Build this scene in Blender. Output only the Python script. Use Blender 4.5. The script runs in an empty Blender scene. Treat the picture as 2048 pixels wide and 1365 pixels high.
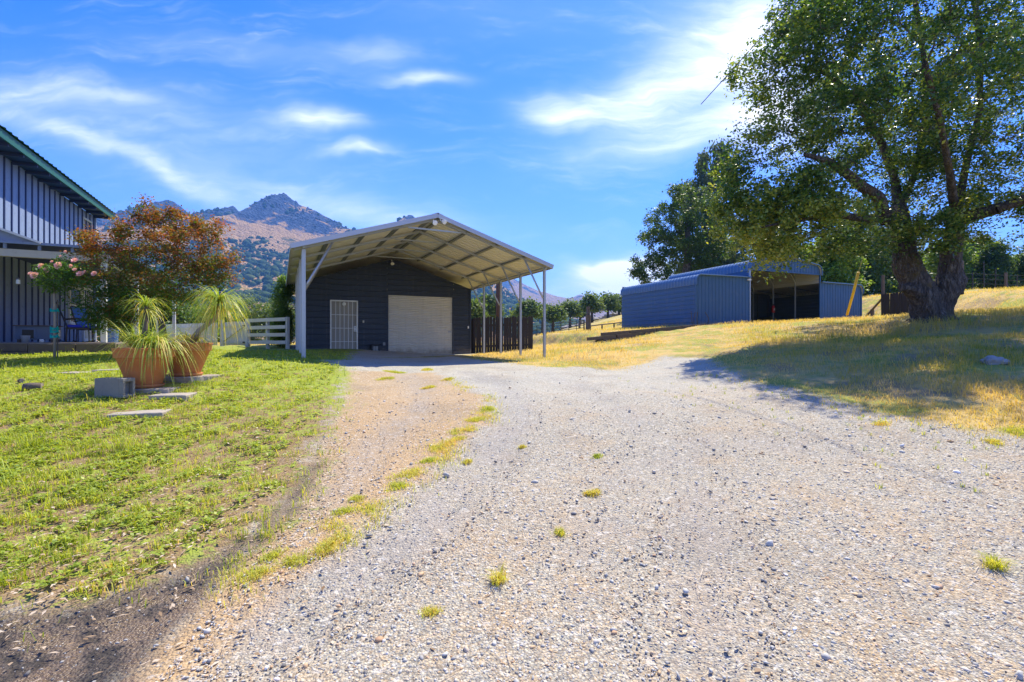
import bpy, math, random
import numpy as np
from mathutils import Vector, Matrix, noise as mnoise
R = math.radians
random.seed(7); rng = np.random.default_rng(7)
sc = bpy.context.scene
COL = sc.collection

# ------------------------------------------------------------------ camera
EYE, F = 1.4, 952.0
cam = bpy.data.cameras.new('camera'); camo = bpy.data.objects.new('camera', cam); COL.objects.link(camo)
cam.sensor_width = 36; cam.lens = 36 * F / 2048; cam.clip_start = 0.05; cam.clip_end = 20000
camo.location = (0, 0, EYE); camo.rotation_euler = (R(90), 0, 0)
sc.camera = camo
sc.view_settings.view_transform = 'Standard'; sc.view_settings.look = 'None'
sc.view_settings.exposure = 0.82; sc.view_settings.gamma = 1; sc.view_settings.use_curve_mapping = False
sc.cycles.max_bounces = 8; sc.cycles.transparent_max_bounces = 8; sc.cycles.volume_bounces = 0
sc.cycles.diffuse_bounces = 4; sc.cycles.use_denoising = True
sc.cycles.caustics_reflective = False; sc.cycles.caustics_refractive = False

# ------------------------------------------------------------------ node helpers
class NT:
    def __init__(s, tree): s.t = tree; s.n = tree.nodes; s.l = tree.links
    def set(s, sock, v):
        if isinstance(v, bpy.types.NodeSocket): s.l.new(v, sock)
        elif isinstance(v, (tuple, list)) and len(v) == 3 and len(getattr(sock, 'default_value', [0]*3)) == 4: sock.default_value = (*v, 1)
        else: sock.default_value = v
    def new(s, typ, ins=None, **props):
        nd = s.n.new(typ)
        for k, v in props.items(): setattr(nd, k, v)
        for k, v in (ins or {}).items(): s.set(nd.inputs[k], v)
        return nd
    def m(s, op, a, b=0.0, c=None, clamp=False):
        nd = s.n.new('ShaderNodeMath'); nd.operation = op; nd.use_clamp = clamp
        s.set(nd.inputs[0], a); s.set(nd.inputs[1], b)
        if c is not None: s.set(nd.inputs[2], c)
        return nd.outputs[0]
    def mix(s, fac, a, b, blend='MIX'):
        nd = s.n.new('ShaderNodeMix'); nd.data_type = 'RGBA'; nd.blend_type = blend
        s.set(nd.inputs[0], fac); s.set(nd.inputs[6], a); s.set(nd.inputs[7], b)
        return nd.outputs[2]
    def noise(s, vec, scale, detail=3, rough=0.55, dist=0.0):
        nd = s.new('ShaderNodeTexNoise', {'Scale': scale, 'Detail': detail, 'Roughness': rough, 'Distortion': dist})
        if vec is not None: s.l.new(vec, nd.inputs['Vector'])
        return nd.outputs[0]
    def ramp(s, fac, stops, interp='LINEAR'):
        nd = s.n.new('ShaderNodeValToRGB'); nd.color_ramp.interpolation = interp
        el = nd.color_ramp.elements
        while len(el) < len(stops): el.new(0.5)
        for e, (p, c) in zip(el, stops):
            e.position = p; e.color = (*c, 1) if isinstance(c, (tuple, list)) else (c, c, c, 1)
        s.set(nd.inputs[0], fac); return nd.outputs[0]
    def step(s, x, lo, hi):
        nd = s.n.new('ShaderNodeMapRange'); nd.interpolation_type = 'SMOOTHSTEP'
        s.set(nd.inputs[0], x); nd.inputs[1].default_value = lo; nd.inputs[2].default_value = hi
        return nd.outputs[0]
    def attr(s, name): return s.new('ShaderNodeAttribute', attribute_name=name).outputs['Fac']

# ------------------------------------------------------------------ world sky and sun
SUN_AZ, SUN_EL = 34.0, 59.0        # degrees right of +Y, above the horizon
w = bpy.data.worlds.new('World'); sc.world = w; w.use_nodes = True
T = NT(w.node_tree); T.n.clear()
sky = T.new('ShaderNodeTexSky', sky_type='NISHITA', sun_disc=False, sun_elevation=R(SUN_EL), sun_rotation=R(SUN_AZ),
            air_density=1.0, dust_density=0.6, ozone_density=2.0)
hs_a = T.mix(1.0, sky.outputs[0], (0.58, 0.73, 1.38), 'MULTIPLY')
hs = T.new('ShaderNodeHueSaturation', {'Hue': 0.50, 'Saturation': 1.15, 'Value': 1.0, 'Color': hs_a})
gen = T.new('ShaderNodeTexCoord').outputs['Generated']
sx = T.new('ShaderNodeSeparateXYZ', {0: gen})
dy = T.m('MAXIMUM', T.m('ABSOLUTE', sx.outputs[1]), 0.12)
cu = T.m('DIVIDE', sx.outputs[0], dy); cw = T.m('DIVIDE', sx.outputs[2], dy)
cv = T.new('ShaderNodeCombineXYZ', {0: cu, 1: cw, 2: 0.0}).outputs[0]
warp = T.new('ShaderNodeTexNoise', {'Vector': cv, 'Scale': 3.0, 'Detail': 4.0, 'Roughness': 0.55})
wv = T.new('ShaderNodeVectorMath', {0: warp.outputs['Color'], 1: (0.5, 0.5, 0.5)}, operation='SUBTRACT').outputs[0]
wv = T.new('ShaderNodeVectorMath', {0: wv, 'Scale': 0.15}, operation='SCALE').outputs[0]
cvw = T.new('ShaderNodeVectorMath', {0: cv, 1: wv}, operation='ADD').outputs[0]
def cloud_blob(u, v, ru, rv, ang, amp, p=1.0):
    cx, cy = (u - 1024) / F, (682.5 - v) / F
    mp = T.new('ShaderNodeVectorMath', {0: cvw, 1: (cx, cy, 0)}, operation='SUBTRACT').outputs[0]
    ro = T.new('ShaderNodeVectorRotate', {'Vector': mp, 'Angle': R(ang)}, rotation_type='Z_AXIS').outputs[0]
    sc_ = T.new('ShaderNodeVectorMath', {0: ro, 1: (F / ru, F / rv, 0)}, operation='MULTIPLY').outputs[0]
    ln = T.new('ShaderNodeVectorMath', {0: sc_, 1: sc_}, operation='DOT_PRODUCT').outputs['Value']
    e = T.m('EXPONENT', T.m('MULTIPLY', ln, -p))
    return T.m('MULTIPLY', e, amp)
blobs = [(210, 300, 240, 17, 25, .42), (430, 385, 200, 20, 22, .25), (110, 190, 190, 34, 8, .32), (260, 210, 90, 12, 5, .25), (380, 300, 360, 110, 15, .17),
         (622, 252, 72, 20, 3, .75), (705, 308, 62, 11, -6, .55), (840, 155, 74, 13, -4, .75), (735, 100, 80, 20, 5, .3), (520, 105, 260, 34, 8, .14),
         (1130, 222, 80, 24, 8, .62), (1240, 195, 130, 34, -14, .5), (1400, 130, 190, 70, -30, .6), (1500, 50, 150, 110, -30, .55), (1560, 200, 110, 110, 0, .4),
         (1420, 262, 220, 42, -13, .62), (1560, 220, 120, 60, -20, .45), (1300, 300, 120, 10, -4, .22), (680, 420, 260, 22, 16, .3), (850, 445, 200, 30, 5, .12),
         (1235, 548, 80, 26, -4, 1.5), (1185, 532, 34, 14, 0, 1.4), (1228, 520, 36, 15, 0, 1.5), (1275, 517, 44, 16, 0, 1.5), (1310, 560, 120, 50, 0, .9), (1220, 600, 260, 30, 0, .4), (900, 30, 300, 60, 0, .05)]
tot = None
for b in blobs:
    e = cloud_blob(*b); tot = e if tot is None else T.m('ADD', tot, e)
st = T.new('ShaderNodeMapping', {'Vector': cvw, 'Rotation': (0, 0, R(18)), 'Scale': (2.2, 11.0, 1)}).outputs[0]
cir = T.noise(st, 1.6, 6, 0.62, 0.5)
st2 = T.new('ShaderNodeMapping', {'Vector': cvw, 'Rotation': (0, 0, R(-14)), 'Scale': (5.0, 26.0, 1)}).outputs[0]
cir2 = T.noise(st2, 1.8, 8, 0.62, 0.4)
cfac = T.m('MULTIPLY', tot, T.m('ADD', T.m('MULTIPLY', cir, .9), T.m('MULTIPLY_ADD', cir2, .9, -0.15)), clamp=True)
gl = T.m('MULTIPLY', T.m('MULTIPLY', T.step(cir, 0.45, 0.8), T.step(cir2, .3, .75)), 0.22)
cfac = T.m('ADD', cfac, gl, clamp=True)
hz = T.m('MULTIPLY', T.m('EXPONENT', T.m('MULTIPLY', T.m('MAXIMUM', cw, 0.0), -4.5)), 0.5)
skyc = T.mix(hz, hs.outputs[0], (4.4, 6.3, 9.0))
skyc = T.mix(cfac, skyc, (7.8, 8.0, 8.6))
bg = T.new('ShaderNodeBackground', {'Color': skyc, 'Strength': 0.125})
out = T.new('ShaderNodeOutputWorld', {'Surface': bg.outputs[0]})
sun = bpy.data.lights.new('sun', 'SUN'); sun.energy = 5.0; sun.angle = R(0.55); sun.color = (1.0, 0.93, 0.74)
suno = bpy.data.objects.new('sun', sun); COL.objects.link(suno)
sd = Vector((math.sin(R(SUN_AZ)) * math.cos(R(SUN_EL)), math.cos(R(SUN_AZ)) * math.cos(R(SUN_EL)), math.sin(R(SUN_EL))))
suno.rotation_euler = sd.to_track_quat('Z', 'Y').to_euler(); suno.location = (0, 0, 60)

# ------------------------------------------------------------------ object helpers
def tag(o, label=None, cat=None, group=None, kind=None):
    if label: o['label'] = label
    if cat: o['category'] = cat
    if group: o['group'] = group
    if kind: o['kind'] = kind
    return o
def empty(name, loc, rz=0, **k):
    o = bpy.data.objects.new(name, None); COL.objects.link(o); o.location = loc; o.rotation_euler = (0, 0, rz)
    o.empty_display_size = .2
    return tag(o, **k)
def link_mesh(name, me, mat=None, parent=None, **k):
    if mat is not None and not me.materials: me.materials.append(mat)
    o = bpy.data.objects.new(name, me); COL.objects.link(o)
    if parent: o.parent = parent
    return tag(o, **k)
def npmesh(name, V, Fc, mat, parent=None, attrs=None, smooth=False, **k):
    """V (n,3), Fc (m,k) -> one mesh object; attrs: name -> (domain, array)"""
    V = np.asarray(V, np.float32); Fc = np.asarray(Fc, np.int32)
    me = bpy.data.meshes.new(name); n, kk = Fc.shape
    me.vertices.add(len(V)); me.vertices.foreach_set('co', V.ravel())
    me.loops.add(n * kk); me.loops.foreach_set('vertex_index', Fc.ravel())
    me.polygons.add(n); me.polygons.foreach_set('loop_start', np.arange(0, n * kk, kk, dtype=np.int32))
    for an, (dom, arr) in (attrs or {}).items():
        a = me.attributes.new(an, 'FLOAT', dom); a.data.foreach_set('value', np.asarray(arr, np.float32))
    me.update(calc_edges=True)
    if smooth: me.polygons.foreach_set('use_smooth', np.ones(n, bool))
    return link_mesh(name, me, mat, parent, **k)
class MB:
    """collects shapes into one mesh"""
    def __init__(s): s.v = []; s.f = []
    def add(s, vs, fs):
        b = len(s.v); s.v += [tuple(v) for v in vs]; s.f += [tuple(i + b for i in f) for f in fs]; return s
    def box(s, x0, x1, y0, y1, z0, z1):
        return s.add([(x0,y0,z0),(x1,y0,z0),(x1,y1,z0),(x0,y1,z0),(x0,y0,z1),(x1,y0,z1),(x1,y1,z1),(x0,y1,z1)],
                     [(0,3,2,1),(4,5,6,7),(0,1,5,4),(1,2,6,5),(2,3,7,6),(3,0,4,7)])
    def beam(s, p0, p1, w, h, up=(0,0,1)):
        p0, p1 = Vector(p0), Vector(p1); d = (p1 - p0).normalized(); u = Vector(up)
        if abs(d.dot(u)) > .98: u = Vector((0, 1, 0))
        a = d.cross(u).normalized() * w / 2; b = a.cross(d).normalized() * h / 2
        q = [p0-a-b, p0+a-b, p0+a+b, p0-a+b, p1-a-b, p1+a-b, p1+a+b, p1-a+b]
        return s.add(q, [(3,2,1,0),(4,5,6,7),(0,1,5,4),(1,2,6,5),(2,3,7,6),(3,0,4,7)])
    def tube(s, pts, r, seg=8, cap=True):
        pts = [Vector(p) for p in pts]; n = len(pts)
        rs = r if isinstance(r, (list, tuple)) else [r] * n
        vs = []; ref = None
        for i, p in enumerate(pts):
            d = (pts[min(i+1, n-1)] - pts[max(i-1, 0)]).normalized()
            if ref is None: ref = Vector((0,0,1)) if abs(d.z) < .9 else Vector((1,0,0))
            a = d.cross(ref).normalized(); b = a.cross(d).normalized(); ref = b
            for k in range(seg):
                t = 2 * math.pi * k / seg; vs.append(p + (a * math.cos(t) + b * math.sin(t)) * rs[i])
        fs = [(i*seg+k, i*seg+(k+1) % seg, (i+1)*seg+(k+1) % seg, (i+1)*seg+k) for i in range(n-1) for k in range(seg)]
        if cap: fs += [tuple(range(seg-1, -1, -1)), tuple(range((n-1)*seg, n*seg))]
        return s.add(vs, fs)
    def lathe(s, prof, cx=0, cy=0, seg=32):
        vs = [(cx + r*math.cos(2*math.pi*k/seg), cy + r*math.sin(2*math.pi*k/seg), z) for r, z in prof for k in range(seg)]
        fs = [(i*seg+k, i*seg+(k+1) % seg, (i+1)*seg+(k+1) % seg, (i+1)*seg+k) for i in range(len(prof)-1) for k in range(seg)]
        return s.add(vs, fs)
    def poly(s, pts, ext):
        """prism: polygon pts extruded along ext"""
        n = len(pts); e = Vector(ext); q = [Vector(p) for p in pts] + [Vector(p) + e for p in pts]
        return s.add(q, [tuple(range(n-1, -1, -1)), tuple(range(n, 2*n))] + [(i, (i+1) % n, n+(i+1) % n, n+i) for i in range(n)])
    def mesh(s, name, mat, smooth=False, bevel=0):
        me = bpy.data.meshes.new(name); me.from_pydata(s.v, [], s.f); me.materials.append(mat); me.update()
        if smooth: me.polygons.foreach_set('use_smooth', [True]*len(me.polygons))
        return me
    def build(s, name, mat, parent=None, smooth=False, bevel=0, **k):
        o = link_mesh(name, s.mesh(name, mat, smooth), None, parent, **k)
        if bevel:
            m = o.modifiers.new('b', 'BEVEL'); m.width = bevel; m.segments = 2; m.limit_method = 'ANGLE'
        return o
def copies(me, name, mats, parent=None, **k):
    r = []
    for mt in mats:
        o = bpy.data.objects.new(name, me); COL.objects.link(o); o.parent = parent; o.matrix_local = mt; tag(o, **k); r.append(o)
    return r
def sheet(prof, a0, a1, axis, mat, name, parent, **k):
    """profile polyline swept from a0 to a1; prof: list of 3-vectors, axis: unit vector"""
    ax = Vector(axis); mb = MB(); n = len(prof)
    vs = [Vector(p) + ax * a0 for p in prof] + [Vector(p) + ax * a1 for p in prof]
    mb.add(vs, [(i, i+1, n+i+1, n+i) for i in range(n-1)])
    return mb.build(name, mat, parent, **k)

# ------------------------------------------------------------------ materials
MATS = {}
def pmat(name, col, rough=.6, metal=0, var=.12, vscale=3, bump=.0, bscale=60, dirt=None, spec=.4, streak=False, dust=0):
    if name in MATS: return MATS[name]
    m = bpy.data.materials.new(name); m.use_nodes = True; t = NT(m.node_tree); bs = t.n['Principled BSDF']
    co = t.new('ShaderNodeTexCoord').outputs['Object']
    if streak: co2 = t.new('ShaderNodeMapping', {'Vector': co, 'Scale': (1, 1, .12)}).outputs[0]
    else: co2 = co
    n = t.noise(co2, vscale, 6, .65)
    k = t.m('MULTIPLY_ADD', n, 2*var, 1 - var)
    c = t.mix(1.0, col, t.new('ShaderNodeCombineColor', {0: k, 1: k, 2: k}).outputs[0], 'MULTIPLY')
    if dirt:
        c = t.mix(t.m('MULTIPLY', t.step(t.noise(co, vscale*2.3, 5, .7), .52, .75), dirt[3]), c, dirt[:3])
    if dust:   # splashed soil along the foot of a wall
        zz = t.new('ShaderNodeSeparateXYZ', {0: co}).outputs[2]; nn = t.noise(co, 5, 6, .7)
        c = t.mix(t.m('MULTIPLY', t.step(t.m('SUBTRACT', t.m('MULTIPLY', nn, 1.0), t.m('MULTIPLY', zz, 1.4)), .05, .5), dust), c, (.30, .235, .15))
        c = t.mix(t.m('MULTIPLY', t.step(t.noise(t.new('ShaderNodeMapping', {'Vector': co, 'Scale': (7, 7, .35)}).outputs[0], 1.6, 5, .7), .52, .72), dust * .35), c, (.28, .25, .21))
    t.set(bs.inputs['Base Color'], c); t.set(bs.inputs['Metallic'], metal)
    t.set(bs.inputs['Roughness'], t.m('MULTIPLY_ADD', n, .25, rough - .12, clamp=True)); bs.inputs['Specular IOR Level'].default_value = spec
    if bump:
        b = t.new('ShaderNodeBump', {'Height': t.noise(co2, bscale, 4, .6), 'Strength': .6, 'Distance': bump}); t.set(bs.inputs['Normal'], b.outputs[0])
    MATS[name] = m; return m
def leafmat(name, stops, trans=.35, nscale=.5, rough=.45, spec=.35):
    m = bpy.data.materials.new(name); m.use_nodes = True; t = NT(m.node_tree); bs = t.n['Principled BSDF']
    geo = t.new('ShaderNodeNewGeometry').outputs['Position']
    f = t.m('ADD', t.m('MULTIPLY', t.attr('rnd'), .8), t.m('MULTIPLY_ADD', t.noise(geo, nscale, 3), .9, -.35), clamp=True)
    c = t.ramp(f, stops)
    t.set(bs.inputs['Base Color'], c); bs.inputs['Roughness'].default_value = rough; bs.inputs['Specular IOR Level'].default_value = spec
    tr = t.new('ShaderNodeBsdfTranslucent', {'Color': t.mix(1.0, c, (1.5, 1.35, .55), 'MULTIPLY')})
    mx = t.new('ShaderNodeMixShader', {0: trans, 1: bs.outputs[0], 2: tr.outputs[0]})
    t.l.new(mx.outputs[0], t.n['Material Output'].inputs[0]); return m
M_navy = pmat('navy_steel_siding', (.020, .029, .045), .5, 0, .25, 1.2, dirt=(.07, .065, .055, .3), dust=.4)
M_trimgrey = pmat('galvanised_post', (.40, .42, .43), .42, .35, .12, 3, dirt=(.25, .22, .18, .3), streak=True)
M_roofunder = pmat('cream_steel_underside', (.70, .66, .56), .5, 0, .07, 1.5, dirt=(.35, .28, .2, .25))
M_purlin = pmat('grey_steel_channel', (.20, .21, .21), .45, .3, .1, 3)
M_rooftop = pmat('pale_blue_grey_roof_steel', (.42, .45, .50), .4, .1, .08, 1)
M_white = pmat('white_paint', (.72, .71, .68), .5, 0, .06, 4, dirt=(.45, .4, .33, .3))
M_rollup = pmat('cream_rollup_door', (.60, .57, .49), .45, 0, .12, 1.3, dirt=(.40, .34, .26, .4), dust=.7)
M_barn = pmat('blue_barn_steel', (.045, .115, .235), .55, 0, .2, .9, dirt=(.2, .22, .24, .22), dust=.5)
M_barnroof = pmat('blue_barn_roof_steel', (.08, .16, .29), .45, .0, .1, 1.2)
M_barnin = pmat('barn_inner_cream', (.50, .49, .42), .5, 0, .08, 2)
M_barnback = pmat('barn_inner_grey', (.16, .19, .22), .5, 0, .1, 2)
M_house = pmat('blue_grey_wood_siding', (.23, .285, .41), .7, 0, .2, 3.5, .004, 30, dirt=(.12, .13, .17, .6), streak=True)
M_batten = pmat('dark_blue_batten', (.035, .05, .12), .6, 0, .15, 5)
M_green = pmat('green_metal_fascia', (.02, .11, .06), .45, 0, .12, 2)
M_cream = pmat('cream_painted_beam', (.55, .50, .40), .6, 0, .1, 4, dirt=(.35, .3, .22, .3))
M_timber = pmat('weathered_timber', (.13, .10, .075), .85, 0, .35, 5, .01, 40, dirt=(.06, .05, .04, .6))
M_deck = pmat('deck_board_wood', (.30, .25, .20), .8, 0, .25, 5, .004, 30)
M_terra = pmat('terracotta', (.58, .20, .06), .75, 0, .16, 6, .002, 60, dirt=(.55, .30, .17, .35))
M_conc = pmat('concrete', (.24, .22, .185), .9, 0, .25, 7, .006, 50, dirt=(.16, .14, .11, .5))
M_paver = pmat('concrete_slab', (.36, .31, .25), .9, 0, .25, 6, .006, 40, dirt=(.25, .19, .12, .6))
M_darkwood = pmat('black_brown_fence_board', (.035, .028, .024), .85, 0, .4, 6, .006, 40, dirt=(.09, .075, .065, .5), streak=True)
M_barkpole = pmat('brown_pole_wood', (.14, .07, .04), .85, 0, .3, 8, .01, 30, streak=True)
M_black = pmat('black_plastic', (.015, .015, .017), .4)
M_steel = pmat('dull_steel', (.3, .3, .3), .4, .8)
M_pipe = pmat('dark_pipe_steel', (.05, .045, .04), .6, .3, .3, 6)
M_bluecush = pmat('royal_blue_cushion', (.012, .025, .36), .8, 0, .1, 10)
M_bluemesh = pmat('blue_sling_fabric', (.05, .14, .38), .7, 0, .1, 10)
M_glass = pmat('dark_window_glass', (.03, .04, .05), .08, 0, .05, 1, spec=.8)
M_teal = pmat('teal_ribbon', (.0, .35, .30), .5)
M_yellow = pmat('yellow_plastic', (.72, .46, .02), .45, 0, .1, 3, dirt=(.4, .28, .06, .4))
M_red = pmat('red_paint', (.5, .02, .015), .35)
M_pink = leafmat('pink_petals', [(0, (.78, .36, .38)), (1, (.88, .60, .60))], .3)
M_lamp = pmat('white_lamp_glass', (.8, .8, .76), .25)
M_siding2 = pmat('slate_blue_board', (.12, .16, .24), .6, 0, .1, 5)
M_stone = pmat('grey_rock', (.30, .28, .26), .9, 0, .35, 3, .02, 12, dirt=(.14, .13, .12, .5))
def barkmat():
    m = bpy.data.materials.new('oak_bark'); m.use_nodes = True; t = NT(m.node_tree); bs = t.n['Principled BSDF']
    co = t.new('ShaderNodeTexCoord').outputs['Object']
    st = t.new('ShaderNodeMapping', {'Vector': co, 'Scale': (1, 1, .35)}).outputs[0]
    n = t.noise(st, 11, 6, .7, .6); v = t.new('ShaderNodeTexVoronoi', {'Vector': st, 'Scale': 13.0}, feature='DISTANCE_TO_EDGE').outputs[0]
    c = t.ramp(n, [(.3, (.03, .022, .017)), (.5, (.10, .075, .055)), (.7, (.27, .22, .17))])
    c = t.mix(t.step(t.noise(co, 2.0, 4), .55, .7), c, (.13, .09, .03))
    t.set(bs.inputs['Base Color'], c); bs.inputs['Roughness'].default_value = .9
    h = t.m('ADD', t.m('MULTIPLY', t.step(v, 0, .18), .7), n)
    t.set(bs.inputs['Normal'], t.new('ShaderNodeBump', {'Height': h, 'Strength': 1.0, 'Distance': .05}).outputs[0]); return m
M_bark = barkmat()

# ------------------------------------------------------------------ terrain height
def sm(x, a, b):
    t = np.clip((x - a) / (b - a), 0, 1); return t * t * (3 - 2 * t)
_sr = np.random.default_rng(3); _waves = [(_sr.uniform(0, 6.28), k, _sr.uniform(0, 6.28), a) for k, a in ((.35, .03), (.6, .025), (1.1, .018), (1.9, .012), (3.1, .008), (5.3, .005), (8.7, .003)) for _ in range(2)]
GY = [-60, -10, 0, 2, 4, 6, 8, 10, 12, 15, 17, 60]; GZ = [-.9, -.25, 0, .05, .25, .46, .64, .76, .81, .86, .89, .9]
def H(x, y, bumps=True):
    x = np.asarray(x, float); y = np.asarray(y, float)
    z = np.interp(y, GY, GZ)
    z = (z + np.interp(y - .7, GY, GZ) + np.interp(y + .7, GY, GZ)) / 3
    z = z + .24 * sm(-x, 2.2, 6.5) * sm(y, 3, 9.5)
    sp = np.log1p(np.exp(np.clip((x - 2.4) / .9, -30, 30))) * .9
    z = z + .105 * np.minimum(sp, 60) * (.45 + .55 * sm(y, 2, 9))
    fac = sm(x / np.maximum(y, 1), -.08, .33)
    z = z + .052 * np.clip(y - 13, 0, 97) * fac
    z = z + .16 * np.exp(-(((x - 12.6) / 3.0) ** 2 + ((y - 13.6) / 2.4) ** 2))
    pad = sm(x, 7.5, 9) * np.maximum(sm(y, 21.5, 23.6), .8 * sm(y, 14.5, 20) * sm(x, 9, 12)) * (1 - sm(y, 32, 36)) * (1 - sm(x, 21, 26))
    z = z * (1 - pad) + 2.19 * pad
    # filled ground held by the timber wall left of the barn
    ax, ay, bx_, by_ = 4.0, 21.0, 9.3, 22.7; ex, ey = bx_ - ax, by_ - ay; L2 = ex * ex + ey * ey
    tt = ((x - ax) * ex + (y - ay) * ey) / L2; dd = (ex * (y - ay) - ey * (x - ax)) / math.sqrt(L2)
    fill = sm(tt, -.12, .02) * (1 - sm(tt, 1.0, 1.25)) * sm(dd, -.05, .22) * (1 - sm(dd, 9, 12)); zt = 1.74 + .42 * np.clip(tt, 0, 1)
    z = np.where(fill > 0, np.maximum(z, z + (zt - z) * fill), z)
    far = sm(np.hypot(x, y), 150, 420); z = z * (1 - far) + 1.0 * far
    if bumps:
        near = 1 - sm(y, 25, 60)
        d = 0
        for a, k, p, am in _waves: d = d + am * np.sin((x * math.cos(a) + y * math.sin(a)) * k * 1.7 + p)
        z = z + d * near * (.35 + .65 * sm(y, 3, 8)) * (1 - .85 * pad) * (1 - .85 * sm(x, -9.5, -7.5) * (1 - sm(x, 1.5, 4)) * sm(y, 10, 12.5) * (1 - sm(y, 24, 27)))
    return z
def ray(u, v, Y): return ((u - 1024) / F * Y, Y, EYE - (v - 682.5) / F * Y)
_YS = np.concatenate([np.arange(1, 40, .02), np.arange(40, 200, .5)])
def G(u, v):
    """ground point seen at pixel (u, v)"""
    X = (u - 1024) / F * _YS; Z = EYE - (v - 682.5) / F * _YS
    below = np.nonzero(H(X, _YS) >= Z)[0]
    i = below[0] if len(below) else len(_YS) - 1
    return (float(X[i]), float(_YS[i]), float(H(X[i], _YS[i])))
def gz(x, y): return float(H(x, y))
def polyxy(px): return np.array([G(u, v)[:2] for u, v in px])
def sdist(x, y, P):
    """signed distance to polygon, positive inside"""
    x = np.asarray(x, float); y = np.asarray(y, float); d = np.full(x.shape, 1e9); ins = np.zeros(x.shape, bool)
    n = len(P)
    for i in range(n):
        ax, ay = P[i]; bx, by = P[(i + 1) % n]; ex, ey = bx - ax, by - ay
        t = np.clip(((x - ax) * ex + (y - ay) * ey) / (ex * ex + ey * ey + 1e-12), 0, 1)
        d = np.minimum(d, np.hypot(x - ax - t * ex, y - ay - t * ey))
        c = ((ay > y) != (by > y)) & (x < ex * (y - ay) / (ey if abs(ey) > 1e-12 else 1e-12) + ax)
        ins ^= c
    return np.where(ins, d, -d)
L_edge = [(0, 1240), (110, 1245), (215, 1215), (330, 1175), (430, 1135), (530, 1075), (612, 975), (650, 880), (680, 815), (690, 765), (700, 738), (640, 722)]
P_lawn = np.vstack([[(-30, 2)], [G(0, 1240)[0:2] - np.array([3, 1.0])], polyxy(L_edge), [(-4.2, 12.2), (-4.9, 14.2), (-5.4, 17.2), (-7.6, 16.4), (-12, 26), (-60, 26), (-60, 2)]])
R_edge = [(760, 716), (905, 713), (1000, 724), (1100, 735), (1232, 742), (1285, 728), (1330, 712), (1420, 716), (1455, 740), (1540, 772), (1640, 790), (1760, 828), (1900, 852), (2047, 868)]
P_right = np.vstack([polyxy(R_edge), [(9, 3.2), (14, -6), (90, -6), (90, 200), (-60, 200), (-60, 26), (-12, 26), (-9.3, 24), (-1.6, 19.3), (-1.5, 18.8)]])
P_mud = polyxy([(0, 1205), (110, 1212), (215, 1180), (330, 1145), (430, 1100), (540, 1015), (610, 930), (650, 890), (665, 905), (615, 1010), (520, 1100), (430, 1190), (350, 1280), (280, 1360), (0, 1360)])
P_mud = np.vstack([P_mud[:-2], [G(290, 1362)[:2], (-1.15, .8), (-1.0, -.6), (-6, -.6), (-6, 2.2)]])
P_dirt = polyxy([(690, 740), (860, 745), (960, 790), (985, 830), (880, 930), (760, 1010), (640, 1110), (520, 1230), (420, 1360), (240, 1360), (400, 1220), (560, 1020), (650, 880), (680, 800)])

def linedist(x, y, pts):
    d = np.full(np.shape(x), 1e9)
    for (ax, ay), (bx, by) in zip(pts[:-1], pts[1:]):
        ex, ey = bx - ax, by - ay; t = np.clip(((x - ax) * ex + (y - ay) * ey) / (ex * ex + ey * ey), 0, 1); d = np.minimum(d, np.hypot(x - ax - t * ex, y - ay - t * ey))
    return d
RUTS = [polyxy([(560, 1250), (700, 1150), (850, 1050), (960, 930), (1035, 840), (1020, 780), (930, 742)]), polyxy([(1180, 1100), (1250, 980), (1330, 905), (1450, 880), (1640, 900)]), polyxy([(1400, 1300), (1420, 1100), (1380, 960), (1260, 830), (1150, 770), (1000, 735)]), polyxy([(640, 1000), (740, 900), (830, 820), (840, 775), (800, 742)])]
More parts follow.
